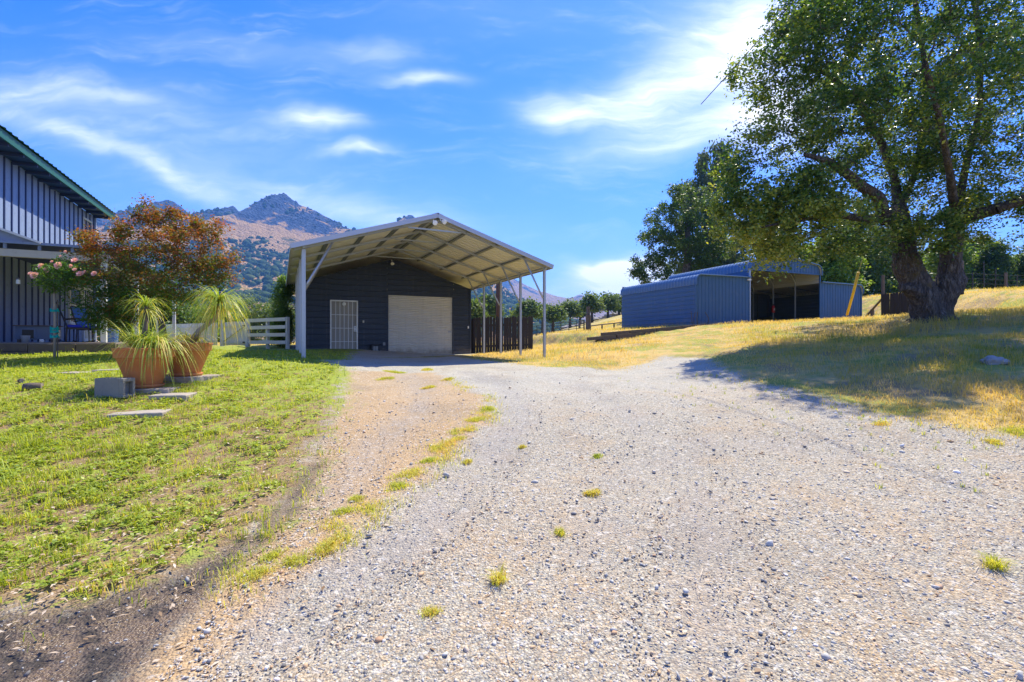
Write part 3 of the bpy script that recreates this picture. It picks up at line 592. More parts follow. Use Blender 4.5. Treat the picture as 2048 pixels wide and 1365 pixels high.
# --- big oak
def W(u, v, D): return np.array(ray(u, v, D))
OB = np.array(G(1866, 640)); OD = OB[1]
def build_oak():
    root = empty('oak_tree', tuple(OB), label='huge old oak with a forked gnarled trunk and wide spreading crown on the grassy bank', cat='tree')
    D = OD; k = lambda u, v, dd=0: (W(u, v, D + dd) - OB)
    L = [(k(1862, 652), 0.496), (k(1858, 632), 0.400), (k(1848, 600), 0.384), (k(1828, 565), 0.368), (k(1814, 535), 0.320), (k(1806, 500), 0.256), (k(1800, 460, .2), 0.216), (k(1797, 420, .3), 0.184)]
    Rr = [(k(1875, 652), 0.448), (k(1874, 632), 0.376), (k(1883, 600), 0.376), (k(1893, 570), 0.344), (k(1898, 545), 0.272), (k(1897, 515), 0.192), (k(1901, 480, -.2), 0.176), (k(1912, 440, -.3), 0.160)]
    Md = [(k(1868, 650), 0.528), (k(1866, 615), 0.400), (k(1863, 592), 0.240), (k(1861, 580), 0.096)]
    kn = [(k(1801, 578, -.3), .16), (k(1796, 577, -.45), .12), ]
    mb = MB()
    for ch in (L, Rr, Md):
        mb.tube([c[0] for c in ch], [c[1] for c in ch], 20)
    mb.tube([k(1830, 580, -.2), k(1806, 576, -.35), k(1799, 575, -.42)], [.25, .15, .13], 12)
    mb.tube([k(1910, 590), k(1918, 560), k(1916, 535)], [.2, .25, .12], 12)
    for a in range(9):                                               # root flare
        t = a * .7 + .2; mb.tube([k(1867, 625), (math.cos(t) * .4, math.sin(t) * .4, .02), (math.cos(t) * .7, math.sin(t) * .7, -.2)], [.2, .14, .07], 10)
    o = mb.build('trunk', M_bark, root, smooth=True)
    rm = o.modifiers.new('r', 'REMESH'); rm.mode = 'VOXEL'; rm.voxel_size = .045; rm.use_smooth_shade = True
    dg = bpy.context.evaluated_depsgraph_get(); me = bpy.data.meshes.new_from_object(o.evaluated_get(dg)); o.modifiers.clear(); old = o.data; o.data = me; bpy.data.meshes.remove(old)
    if not me.materials: me.materials.append(M_bark)
    n = len(me.vertices); co = np.empty(n * 3, np.float32); me.vertices.foreach_get('co', co); co = co.reshape(-1, 3); nr = np.empty(n * 3, np.float32); me.vertices.foreach_get('normal', nr); nr = nr.reshape(-1, 3)
    for i in range(n):
        x, y, z = co[i]; s = mnoise.noise(Vector((x * 7, y * 7, z * 1.6))); s2 = mnoise.noise(Vector((x * 1.8, y * 1.8, z * 1.5))); s3 = mnoise.noise(Vector((x * 16, y * 16, z * 6)))
        co[i] += nr[i] * (-.07 * abs(s) + .10 * s2 + .025 * s3)
    me.vertices.foreach_set('co', co.ravel()); me.update(); me.polygons.foreach_set('use_smooth', [True] * len(me.polygons))
    # limbs drawn from the fork, then twigs grown to the crown
    seed = [(L[4][0], -1, .34), (L[7][0], 0, .23)]
    def limb(start, pts):
        p = start
        for q, r_ in pts: seed.append((q, p, r_)); p = len(seed) - 1
        return p
    limb(1, [(k(1770, 440, -.6), .17), (k(1757, 395, -1.1), .15), (k(1722, 372, -1.5), .13), (k(1690, 345, -1.8), .11), (k(1655, 322, -2.0), .08), (k(1610, 310, -2.0), .05)])
    limb(1, [(k(1790, 360, .8), .11), (k(1765, 290, 1.2), .11), (k(1720, 210, 1.2), .11), (k(1660, 150, .8), .08), (k(1590, 130, .3), .04)])
    limb(1, [(k(1830, 350, .9), .10), (k(1850, 250, 1.4), .10), (k(1850, 130, 1.2), .07), (k(1830, 0, .8), .07)])
    limb(1, [(k(1740, 440, -1), .11), (k(1680, 430, -1.6), .08), (k(1600, 440, -2), .05), (k(1520, 455, -2.2), .03)])
    seed.append((Rr[4][0], -1, .34)); ri = len(seed) - 1; seed.append((Rr[7][0], ri, .2)); rt = len(seed) - 1
    limb(rt, [(k(1950, 430, -.8), .17), (k(1995, 418, -1.3), .14), (k(2040, 402, -1.6), .12), (k(2110, 370, -2), .09)])
    limb(rt, [(k(1930, 340, .2), .09), (k(1960, 220, .3), .07), (k(1960, 80, 0), .09), (k(1940, -60, 0), .06)])
    limb(rt, [(k(1900, 350, -1.6), .085), (k(1880, 240, -2.6), .06), (k(1850, 130, -3.2), .06)])
    def bl(u, v, dd, ru, rz=None, ry=None):
        c = k(u, v, dd); m_ = (D + dd) / F; return (*c, ru * m_, (ry or ru) * m_, (rz or ru * .85) * m_)
    B = [bl(1850, 40, 0, 250), bl(1680, 100, .5, 130, 120), bl(1590, 60, 0, 60, 60), bl(1560, 150, -.5, 85, 50), bl(1490, 150, -.6, 42, 30), bl(1990, 170, -1, 210), bl(1720, 260, 0, 170, 100), bl(1600, 260, 0, 75, 45),
         bl(1560, 370, -1, 110, 60), bl(1475, 365, -1, 45, 45), bl(1480, 440, -1.2, 55, 40), bl(1560, 450, -1.5, 90, 50), bl(1650, 420, -1.6, 110, 70), bl(1800, 400, 1, 150, 70), bl(1980, 350, -.6, 140, 90),
         bl(1470, 330, -.8, 50, 40), bl(1520, 330, -1.2, 70, 50), bl(1500, 480, -1.4, 70, 40), bl(1590, 400, -2, 90, 60), bl(1600, 500, -1.6, 80, 22), bl(1690, 495, -1.2, 70, 20), bl(1620, 20, .2, 80, 70), bl(1570, 210, -.3, 70, 50), bl(1650, 330, -1, 80, 50), bl(1560, 500, -1.4, 60, 26), bl(1640, 480, -1, 70, 28), bl(1740, 480, -.5, 75, 32), bl(1830, 455, -.8, 80, 45), bl(1940, 440, -.6, 80, 40), bl(1880, 470, -1, 60, 35), bl(2120, 250, -.5, 220, 150), bl(1700, -60, 0, 150, 100), bl(1950, -150, 0, 180, 90),
         bl(1800, 220, 3, 200, 140), bl(1880, 170, -3.4, 150, 100), bl(1700, 200, -2.5, 90, 70), bl(2060, 60, 3, 200), bl(1545, 527, -1.5, 22, 16), bl(1575, 545, -1.5, 12, 20), bl(2000, 470, -.5, 50, 16), bl(1450, 400, -1.2, 26, 60)]
    B += [bl(1700, 10, -2.6, 130, 90), bl(1960, -40, -3.6, 110, 70), bl(1640, 60, -1.8, 90, 70)]
    B += [bl(1500, 400, -1.5, 70, 70), bl(1580, 460, -1.8, 80, 40), bl(1640, 380, -2, 80, 60), bl(1530, 290, -1, 60, 40)]
    tg = crown_points(B, 3900, .4)
    pos, par, rad, tips = grow(seed, tg, .0042, .16)
    branch_mesh(pos, par, rad, 'branches', M_bark, root, 6, 0, 1, maxr=.36)
    A = np.array([pos[i] for i in tips]); ex = np.array([pos[par[i]] for i in tips])
    cent = np.concatenate([A, A + rng.normal(size=A.shape) * .22, ex])
    keep = np.array([mnoise.noise(Vector(c) * .85) + .45 * mnoise.noise(Vector(c) * 2.1) > -.20 for c in cent.tolist()]); cent = cent[keep]; rv = rng.random(len(cent))
    # backlight on the hanging lower-left foliage painted in as yellower leaves, the rest darker green
    rv = np.clip(rv * .45 + .1 + .38 * sm(-(cent[:, 0]), 2.4, 6.0) * sm(-cent[:, 2], -5.2, -1.5), 0, 1)
    leaves(cent, 22, .105, .092, M_oakleaf, 'crown', root, 0, rv, aniso=(1, 1, .75))
build_oak()

# --- broad oak and tall eucalyptus left of the barn
def at(u, Y): x = (u - 1024) / F * Y; return (x, Y, gz(x, Y))
def pxb(base, Y, lst):
    """ellipsoids given as pixel centre and radii at depth Y+dd, relative to base"""
    r = []
    for (u, v, ru, rv, dd) in lst:
        p = np.array(ray(u, v, Y + dd)) - np.array(base); m_ = (Y + dd) / F; r.append((*p, ru * m_, ru * m_, rv * m_))
    return r
b = at(1370, 44); Y = 44; h = lambda v: EYE + (682.5 - v) / F * Y - b[2]
tree('spreading_tree', b, [(0, 0, -.3, .5), (0, 0, 2.5, .4), (.3, 0, h(500), .3), (.2, 0, h(440), .2)],
     pxb(b, Y, [(1340, 440, 50, 30, 0), (1390, 420, 50, 40, 1), (1310, 475, 35, 18, -1), (1300, 525, 40, 14, -1), (1290, 548, 32, 10, -1), (1266, 550, 14, 7, -1), (1320, 560, 40, 14, -2), (1290, 480, 16, 10, 0), (1350, 415, 14, 10, 0), (1350, 500, 50, 35, 0), (1400, 490, 60, 50, 0), (1420, 540, 40, 30, 0), (1360, 380, 22, 16, 0)]),
     420, 30, .22, .21, M_darkleaf, M_bark, 0, 'open dark green tree with spreading horizontal branches at left of the blue barn', r0=.012)
b = at(1428, 50); Y = 50
tree('eucalyptus_tree', b, [(0, 0, -.3, .45), (0, 0, 4, .38), (.2, 0, 9, .28), (.3, 0, 13, .14), (.3, 0, 16, .06)],
     pxb(b, Y, [(1428, 325, 26, 32, 0), (1408, 350, 22, 40, 0), (1450, 340, 20, 40, 0), (1385, 400, 34, 40, 1), (1440, 400, 45, 45, 0), (1395, 470, 45, 45, -1), (1450, 480, 45, 50, 0), (1370, 530, 40, 35, 0), (1430, 550, 60, 35, 0), (1445, 300, 6, 16, 0), (1500, 520, 50, 50, 2)]),
     560, 28, .28, .30, M_eucleaf, M_bark, 0, 'tall narrow eucalyptus with drooping grey green leaves behind the blue barn', droop=1.0, r0=.012, aniso=(.8, .8, 1.3))
# --- trees behind the barn and under the oak
bk = [(1560, 42, 470, 40, 70, M_greenleaf, 'light green tree whose crown shows above the barn roof peak'),
      (1660, 40, 505, 46, 55, M_greenleaf, 'bright green tree behind the right lean-to of the barn'),
      (1730, 44, 490, 44, 70, M_darkleaf, 'shady dark tree between the barn and the big oak'),
      (1790, 48, 480, 46, 70, M_eucleaf, 'grey green tree directly behind the big oak trunk'),
      (1900, 52, 505, 36, 48, M_greenleaf, 'pale green tree just right of the big oak trunk beyond the wire fence'),
      (1945, 56, 500, 30, 50, M_eucleaf, 'thin grey green tree beyond the wire fence, second right of the oak'),
      (1990, 50, 515, 24, 50, M_darkleaf, 'bushy conical dark tree beyond the wire fence near the frame edge'),
      (2030, 54, 535, 26, 30, M_greenleaf, 'low green tree beyond the wire fence furthest right'),
      (2080, 50, 520, 40, 60, M_darkleaf, 'dark tree cut off by the right edge beyond the wire fence'),
      (1620, 46, 520, 40, 40, M_darkleaf, 'dark low tree behind the right half of the barn roof'), (1760, 52, 520, 50, 44, M_greenleaf, 'light tree filling the gap between barn and board panel'), (1870, 58, 520, 40, 40, M_darkleaf, 'dark tree seen through the fork of the oak'),
      (1690, 50, 430, 50, 60, M_darkleaf, 'tall dark tree rising behind the barn beneath the oak crown')]
for (u, Y, v, ru, rv, mt, lb) in bk:
    b = at(u, Y); hh = EYE + (682.5 - v) / F * Y - b[2]
    tree('background_tree', b, [(0, 0, -.3, .2), (0, 0, hh * .35, .16), (.2, .1, hh * .7, .10), (.1, .1, hh, .06)],
         pxb(b, Y, [(u, v, ru, rv * .6, 0), (u - ru * .5, v + rv * .45, ru * .6, rv * .5, 0), (u + ru * .5, v + rv * .5, ru * .6, rv * .45, 1), (u, v + rv * .8, ru * .7, rv * .3, -1), (u + 8, v + rv * 1.35, ru * 1.2, rv * .4, 0)]),
         250, 22, .34, .28, mt, M_bark, 0, lb, group='trees behind the barn and the wire fence', r0=.012)
# --- valley oaks beyond the gate
vo = [(975, 75, 612, 26, 26, 'pale round oak standing behind the brown pole beyond the board fence'), (940, 70, 622, 24, 30, 'oak seen under the carport just right of the garage corner'), (1058, 80, 618, 22, 20, 'oak on the pasture seen between the two right carport posts'),
      (1106, 88, 626, 22, 17, 'dark oak with a visible trunk above the pipe gate'), (1085, 96, 622, 16, 14, 'small oak left of the dark oak above the pipe gate'), (1140, 100, 618, 24, 20, 'leafy oak half way between gate and barn on the pasture'), (1184, 92, 606, 18, 20, 'tall upright oak beside the low stump on the hillside'),
      (1216, 100, 604, 20, 18, 'rounded oak on the hillside just left of the barn'), (1238, 104, 606, 16, 18, 'oak touching the left edge of the barn wall'), (1160, 110, 622, 12, 12, 'little oak with an open crown on the hill crest'), (1040, 95, 632, 16, 12, 'low oak at the bottom of the pasture beside the front carport post')]
for (u, Y, v, ru, rv, lb) in vo:
    b = at(u, Y); hh = EYE + (682.5 - v) / F * Y - b[2]
    tree('valley_oak', b, [(0, 0, -.3, .32), (0, 0, hh * .45, .24), (.2, .1, hh, .12)],
         pxb(b, Y, [(u, v, ru * .75, rv * .75, 0), (u - ru * .55, v + rv * .35, ru * .5, rv * .45, 0), (u + ru * .5, v + rv * .3, ru * .55, rv * .5, 1)]),
         90, 16, .55, .52, M_farleaf, M_bark, 0, lb, group='oaks scattered over the pasture', r0=.03)
lt = [(505, 60, 625, 46, 42, M_farleaf, 'broad round green tree behind the white fence'), (440, 50, 640, 40, 30, M_greenleaf, 'green tree behind the white picket gate'), (560, 70, 625, 30, 34, M_farleaf, 'tree partly hidden by the vine at the garage corner'),
      (390, 44, 640, 40, 28, M_greenleaf, 'light green tree behind the leaning pot plant'), (330, 40, 630, 50, 40, M_darkleaf, 'dark green tree behind the porch posts'), (250, 36, 620, 60, 50, M_darkleaf, 'dark green tree behind the porch and rust maple')]
for (u, Y, v, ru, rv, mt, lb) in lt:
    b = at(u, Y); hh = max(1.2, EYE + (682.5 - v) / F * Y - b[2])
    tree('yard_tree', b, [(0, 0, -.3, .2), (0, 0, hh * .4, .15), (.1, .1, hh, .08)],
         pxb(b, Y, [(u, v, ru * .8, rv * .8, 0), (u - ru * .5, v + rv * .5, ru * .6, rv * .55, 0), (u + ru * .5, v + rv * .5, ru * .6, rv * .55, 1), (u, v + rv, ru * .9, rv * .5, 0)]),
         240, 20, .36, .27, mt, M_bark, 0, lb, group='trees behind the white fence and porch', r0=.012, minr=.0)
# --- rust coloured maple by the porch
b = G(330, 716); Y = 11.2; b = (ray(330, 0, Y)[0], Y, gz(ray(330, 0, Y)[0], Y))
def maple_rnd(c):
    z = c[:, 2]; x = c[:, 0]
    t = .27 + .33 * sm(z, 1.2, 2.7) + .10 * sm(x, -.6, 1.0) - .22 * sm(-x, .9, 1.6) * sm(-z, -2.4, -1.6)
    return t + rng.normal(size=len(c)) * .13 - .45 * (rng.random(len(c)) < .07)
tree('maple_tree', b, [(0, 0, -.1, .09), (-.05, 0, .5, .08), (-.1, 0, 1.0, .07)],
     pxb(b, Y, [(215, 500, 55, 40, 0), (290, 470, 65, 45, .3), (385, 500, 70, 45, 0), (250, 560, 80, 45, -.2), (350, 565, 95, 50, 0), (430, 550, 40, 40, 0), (300, 610, 80, 35, .2), (195, 595, 45, 50, -.3), (290, 420, 26, 24, 0), (360, 450, 45, 25, .3),
                (290, 402, 9, 9, 0), (345, 425, 12, 10, 0), (415, 455, 30, 16, 0), (245, 450, 26, 16, 0), (170, 510, 25, 25, 0), (230, 640, 50, 25, 0), (455, 520, 16, 22, 0), (168, 470, 18, 12, 0)]),
     620, 30, .09, .060, M_mapleleaf, M_bark, 0, 'bushy maple with rust red and green leaves in front of the porch', r0=.0035, rnd_fn=maple_rnd, shell=.35)

# ------------------------------------------------------------------ garage and carport
AX = math.atan2(.4386, .8987); GO = (-7.227, 16.5, .88)
def corr(n, pitch, depth, horiz=False, z0=0, top=None):
    """ribbed steel profile as (position, offset) pairs"""
    r = []; p = z0
    while p < (top if top else z0 + n * pitch) - 1e-6:
        e = top if top else 1e9
        for q, d in ((0, 0), (.70, 0), (.76, depth), (.94, depth)): 
            if p + q * pitch <= e: r.append((p + q * pitch, d))
        p += pitch
    r.append(((top if top else p), 0)); return r
gar = empty('garage', GO, AX, label='dark navy steel garage under the carport with a white security door and cream roll-up door', cat='garage')
W_ = 6.157; EZ, PZ = 2.62, 3.60     # wall top at the eaves and under the ridge
def gable_sheet(x0, x1, y, zlo, ztop_fn, pitch, name, mat, parent, sign=-1, depth=.034):
    """horizontal ribbed wall in the xz plane, clipped by ztop_fn"""
    mb = MB(); pr = corr(0, pitch, depth, z0=zlo, top=PZ)
    N = 25; X = np.linspace(x0, x1, N)
    for i in range(len(pr) - 1):
        (za, da), (zb, db) = pr[i], pr[i + 1]
        for j in range(N - 1):
            xa, xb = X[j], X[j + 1]; ta, tb = ztop_fn(xa), ztop_fn(xb)
            if za >= max(ta, tb) - 1e-4: continue
            mb.add([(xa, y + sign * da, min(za, ta)), (xb, y + sign * da, min(za, tb)), (xb, y + sign * db, min(zb, tb)), (xa, y + sign * db, min(zb, ta))], [(0, 1, 2, 3)])
    return mb.build(name, mat, parent)
top = lambda x: EZ + (PZ - EZ) * (1 - abs(x - W_ / 2) / (W_ / 2))
def wx(u):        # wall x coordinate of a pixel column
    k = (u - 1024) / F; return (k * GO[1] - GO[0]) / (.8987 - k * .4386)
dx0, dx1, dz1 = wx(660), wx(715.5), 1.98
rx0, rx1, rz1 = wx(774), wx(907), 2.27
gable_sheet(.0, dx0, 0, 0, top, .2, 'front_wall', M_navy, gar); gable_sheet(dx1, rx0, 0, 0, top, .2, 'front_wall', M_navy, gar); gable_sheet(rx1, W_, 0, 0, top, .2, 'front_wall', M_navy, gar)
mbx = gable_sheet(dx0, dx1, 0, dz1, top, .2, 'front_wall', M_navy, gar); gable_sheet(rx0, rx1, 0, rz1, top, .2, 'front_wall', M_navy, gar)
GL = 9.0
for x_, s in ((0, -1), (W_, 1)):
    pr = corr(0, .2, .02, z0=0, top=EZ)
    sheet([(x_ + s * d, 0, z) for z, d in pr], 0, GL, (0, 1, 0), M_navy, 'side_wall', gar)
gable_sheet(0, W_, GL, 0, top, .2, 'rear_wall', M_navy, gar, 1)
MB().box(-.03, W_ + .03, -.04, GL + .05, -.25, -.01).build('slab', M_conc, gar)
for x_ in (0, W_): MB().box(x_ - .035, x_ + .035, -.036, .036, .002, EZ).build('corner_trim', M_navy, gar)
# security door
sdr = MB().box(dx0 + .01, dx1 - .01, .06, .10, .02, dz1 - .01).build('security_door', pmat('grey_beige_door', (.36, .33, .28), .6, 0, .1, 2), gar)
fm_ = MB(); fm_.box(dx0, dx0 + .045, -.05, .03, 0, dz1).box(dx1 - .045, dx1, -.05, .03, 0, dz1).box(dx0 + .045, dx1 - .045, -.05, .03, dz1 - .045, dz1).box(dx0 + .045, dx1 - .045, -.05, .03, .0, .05); fm_.build('door_frame', M_white, sdr)
for i in range(1, 6):
    xx = dx0 + .045 + (dx1 - dx0 - .09) * i / 6; MB().box(xx - .009, xx + .009, -.045, -.027, .05, dz1 - .045).build('bar', M_white, sdr)
for zz in (.50, .98, 1.46): MB().box(dx0 + .045, dx1 - .045, -.024, -.008, zz - .011, zz + .011).build('crossbar', M_white, sdr)
MB().box(dx1 - .15, dx1 - .05, -.062, -.04, .86, 1.06).build('lock_plate', M_white, sdr, bevel=.006)
for zz in (.91, 1.0): MB().lathe([(.0, -.02), (.022, -.02), (.022, 0), (.0, 0)], seg=12).build('handle', M_steel, sdr).matrix_local = Matrix.Translation((dx1 - .10, -.065, zz)) @ Matrix.Rotation(R(90), 4, 'X')
MB().lathe([(0, 0), (.07, 0), (.055, -.03), (0, -.045)], seg=16).build('door_lamp', M_lamp, sdr).matrix_local = Matrix.Translation(((dx0 + dx1) / 2, -.002, dz1 - .13)) @ Matrix.Rotation(R(90), 4, 'X') @ Matrix.Scale(-1, 4)
# roll-up door: curved slats
pr = []
n_sl = 34
for i in range(n_sl):
    z0 = rz1 * i / n_sl; ph = rz1 / n_sl
    pr += [(0, .045, z0), (0, .028, z0 + ph * .25), (0, .022, z0 + ph * .5), (0, .028, z0 + ph * .75)]
pr.append((0, .045, rz1))
rud = sheet(pr, rx0 + .04, rx1 - .04, (1, 0, 0), M_rollup, 'roll_up_door', gar)
MB().box(rx0, rx0 + .045, -.03, .05, 0, rz1).box(rx1 - .045, rx1, -.03, .05, 0, rz1).box(rx0 + .045, rx1 - .045, -.03, .05, rz1 - .03, rz1 + .012).build('door_frame', M_navy, rud)
MB().box(rx0 + .05, rx1 - .05, .0, .045, .0, .05).build('bottom_bar', M_rollup, rud)
MB().box(rx1 - .22, rx1 - .1, .0, .02, .86, .91).build('latch', M_steel, rud)
MB().box(wx(725), wx(728), -.06, -.022, 1.18, 1.27).build('switch_box', M_cream, gar)
MB().box(wx(765.5), wx(770), -.07, -.022, .35, .47).build('outlet_box', M_purlin, gar)
MB().box(wx(934.5), wx(937), -.06, -.022, 1.02, 1.12).build('outlet_box', M_white, gar)
# planter box by the door
MBx = empty('planter_box', (GO[0] + wx(748) * .8987 + .25 * .4386, GO[1] + wx(748) * .4386 - .25 * .8987, .90), AX, label='small black square planter standing between the security door and roll-up door', cat='planter')
MB().box(-.15, .15, -.14, .14, .0, .34).build('box', M_black, MBx, bevel=.01)
MB().box(-.17, .17, -.16, .16, .34, .37).build('rim', M_black, MBx, bevel=.008)
MB().box(-.09, .07, -.149, -.142, .04, .31).build('panel', M_purlin, MBx)
MB().tube([(-.02, -.155, .33), (-.01, -.165, .2), (-.02, -.16, .12)], .006, 5).build('cord', M_black, MBx)

# carport
cp = empty('carport', GO, AX, label='open steel carport with shallow gable roof on slim posts in front of the garage', cat='carport')
XL, XR = -.22, 6.52; XM = 3.08; RX0, RX1 = -.50, 6.66; RE, RP = 2.80, 3.93; YF, YB = -5.62, GL + .3
sl = (RP - RE) / (XM - RX0)
rz = lambda x: RP - abs(x - XM) * sl
PY = [-5.37, -3.77, -2.18, -.59]
for side, (xa, xb) in (('l', (RX0, XM)), ('r', (XM, RX1))):
    # ribbed sheets: ribs run across the slope, profile along y
    pr = corr(0, .23, .02, z0=YF, top=YB)
    def slope_sheet(off, mat, nm, flip=False):
        mb = MB(); n = len(pr)
        vs = [(xa, y, rz(xa) + off + d) for y, d in pr] + [(xb, y, rz(xb) + off + d) for y, d in pr]
        mb.add(vs, [(i, i + 1, n + i + 1, n + i) for i in range(n - 1)]); return mb.build(nm, mat, cp)
    slope_sheet(.0, M_rooftop, 'roof_sheet'); slope_sheet(-.012, M_roofunder, 'ceiling_sheet')
MB().beam((RX0 - .012, YF + .02, RE - .035), (RX0 - .012, YB, RE - .035), .02, .13).build('eave_trim', M_rooftop, cp)
MB().beam((RX1 + .012, YF + .02, RE - .035), (RX1 + .012, YB, RE - .035), .02, .13).build('eave_trim', M_rooftop, cp)
for xa, xb in ((RX0 - .02, XM - .002), (RX1 + .02, XM + .002)):
    MB().beam((xa, YF - .012, rz(xa) - .035), (xb, YF - .012, rz(xb) - .035), .03, .115).build('gable_trim', M_rooftop, cp)
MB().poly([(XM - .16, 0, rz(XM - .16) + .028), (XM, 0, RP + .04), (XM + .16, 0, rz(XM + .16) + .028), (XM, 0, RP + .028)], (0, YB - YF + .03, 0)).build('ridge_cap', M_rooftop, cp).location = (0, YF - .03, 0)
gb = empty_z = 0
for j, py in enumerate(PY):
    for x_ in (XL, XR):
        hp_ = .048 if x_ == XL else .035; MB().box(x_ - hp_, x_ + hp_, py - hp_, py + hp_, -.25, rz(x_) - .13).build('post', M_trimgrey, cp, bevel=.006)
        MB().box(x_ - .05, x_ + .05, py - .05, py + .05, .0 + (.0), .014).build('base_plate', M_steel, cp)
        sg = 1 if x_ == XL else -1; bx = x_ + sg * .68
        o = MB().tube([(x_ + sg * .04, py - .0, rz(x_) - 1.02), (x_ + sg * .10, py, rz(x_) - .93), (bx, py, rz(bx) - .10)], .028, 8).build('knee_brace', M_trimgrey, cp, smooth=True)
    for xa in (RX0 + .06, RX1 - .06):
        MB().beam((xa, py, rz(xa) - .088), (XM, py, RP - .088), .05, .065).build('rafter', M_trimgrey, cp)
    MB().beam((XM - .75, py, rz(XM - .75) - .14), (XM + .75, py, rz(XM + .75) - .14), .035, .04).build('collar_tie', M_trimgrey, cp)
for x_ in (XM - 2.75, XM - 1.85, XM - .95, XM - .12, XM + .12, XM + .95, XM + 1.85, XM + 2.75):
    MB().beam((x_, YF + .05, rz(x_) - .038), (x_, .0, rz(x_) - .038), .10, .035).build('purlin', M_purlin, cp)
for x_ in (XL, XR): MB().beam((x_, YF + .1, rz(x_) - .10), (x_, .0, rz(x_) - .10), .06, .06).build('top_rail', M_trimgrey, cp)
def floodlight(name, loc, rz_, label, rx=R(20)):
    r = empty(name, loc, rz_, label=label, cat='light', group=None)
    a = MB().lathe([(0, .0), (.028, 0), (.034, .05), (.065, .10), (.068, .12), (.0, .115)], seg=16).build('lamp_head', M_white, r, smooth=True); a.matrix_local = Matrix.Rotation(R(90) + rx, 4, 'X')
    g_ = MB().lathe([(0, .128), (.04, .126), (.06, .121)], seg=16).build('lens', M_lamp, r, smooth=True); g_.matrix_local = Matrix.Rotation(R(90) + rx, 4, 'X')
    MB().tube([(0, .0, 0), (0, .05, .03), (0, .05, .08)], .014, 6).build('bracket', M_white, r)
def gw(x, y, z): return (GO[0] + x * math.cos(AX) - y * math.sin(AX), GO[1] + x * math.sin(AX) + y * math.cos(AX), GO[2] + z)
floodlight('floodlight', gw(XM - .12, -5.66, RP - .24), AX, 'larger white floodlight on the left under the carport gable peak')
floodlight('floodlight', gw(XM + .10, -5.66, RP - .19), AX + R(25), 'smaller white floodlight on the right under the carport gable peak')
floodlight('floodlight', gw(W_ / 2 - .05, -.06, PZ - .12), AX, 'small white lamp at the top of the dark garage wall', R(50))
# vine beside the garage
def leafy_mass(name, base, blobs, ntips, per, spread, size, mat, label, cat, group=None, stem=True, par_name='foliage'):
    root = empty(name, base, label=label, cat=cat, group=group)
    c = crown_points(blobs, ntips, .3); leaves(c, per, spread, size, mat, par_name, root)
    if stem:
        pos, par, rad, tips = grow([((0, 0, -.05), -1, None), ((0, 0, blobs[0][2] * .3), 0, None)], c[:max(30, ntips // 8)], .006); branch_mesh(pos, par, rad, 'stems', M_bark, root, 4)
    return root
vb = gw(-.62, 3.6, 0); vb = (vb[0], vb[1], gz(vb[0], vb[1]))
leafy_mass('climbing_vine', vb, [(0, 0, 1.6, .34, .5, 1.3), (-.05, 0, .6, .42, .5, .6), (.05, .2, 2.5, .25, .4, .45)], 520, 30, .09, .075, M_greenleaf, 'dense dark green vine standing against the left garage wall', 'vine')

# ------------------------------------------------------------------ blue barn
BA = math.atan2(.375, .927); BO = (9.25, 24.0, 2.19)
bn = empty('barn', BO, BA, label='blue steel barn with open centre bay and two lean-tos uphill on the right', cat='barn')
x1, x2, x3, BD = 3.71, 9.17, 12.8, 6.3
LO, LI = 2.28, 2.60                                  # lean-to side wall top, inner height
def arc(cx, cz, r_, a0, a1, n=6): return [(cx + r_ * math.cos(R(a0 + (a1 - a0) * i / n)), cz + r_ * math.sin(R(a0 + (a1 - a0) * i / n))) for i in range(n + 1)]
def ribbed_roof(prof, y0, y1, mat, name, off=0, pitch=.23, dep=.018):
    """prof: cross-section polyline in xz; ribs follow it (each rib a band along y)"""
    P = [Vector((p[0], 0, p[1])) for p in prof]; N = []
    for i in range(len(P)):
        d = (P[min(i+1, len(P)-1)] - P[max(i-1, 0)]).normalized(); N.append(Vector((-d.z, 0, d.x)))
    if sum(n.z for n in N) < 0: N = [-n for n in N]
    ys_ = corr(0, pitch, dep, z0=y0, top=y1); mb = MB(); k = len(ys_)
    vs = [P[i] + N[i] * (d + off) + Vector((0, y, 0)) for i in range(len(P)) for y, d in ys_]
    mb.add(vs, [(i*k+j, i*k+j+1, (i+1)*k+j+1, (i+1)*k+j) for i in range(len(P)-1) for j in range(k-1)])
    return mb.build(name, mat, bn)
def lp(x): return x
lproof = [(-.03, LO - .22)] + arc(.27, LO, .30, 180, 98, 6) + [(x1 - .02, LI)]
rproof = [(x2 + .02, LI)] + [(x3 - (a - 0), b_) for a, b_ in reversed([(p[0], p[1]) for p in arc(.27, LO, .30, 180, 98, 6)])] + [(x3 + .03, LO - .22)]
cpk = (x1 + x2) / 2; CE = 3.16
croof = [(x1 - .03, 2.98)] + arc(x1 + .37, CE, .40, 180, 105, 7) + [(cpk, 3.92)] + list(reversed([(x1 + x2 - a, b_) for a, b_ in arc(x1 + .37, CE, .40, 180, 105, 7)])) + [(x2 + .03, 2.98)]
for prf, nm in ((lproof, 'lean_to_roof'), (rproof, 'lean_to_roof'), (croof, 'centre_roof')):
    ribbed_roof(prf, -.12, BD + .1, M_barnroof, nm); ribbed_roof(prf, -.10, BD + .08, M_barnin, 'ceiling_sheet', -.014)
def edge_trim(prof, y, name='gable_trim'):
    MB().tube([(p[0], y, p[1]) for p in prof], .035, 6).build(name, M_barnroof, bn)
for prf in (lproof, rproof, croof): edge_trim(prf, -.125)
def side_sheet(x, y0, y1, z0, z1, mat, name, s, off=0): 
    return sheet([(x + s * d + off, 0, z) for z, d in corr(0, .225, .02, z0=z0, top=z1)], y0, y1, (0, 1, 0), mat, name, bn)
side_sheet(0, 0, BD, 0, LO, M_barn, 'left_wall', -1); side_sheet(x3, 0, BD, 0, LO, M_barn, 'right_wall', 1)
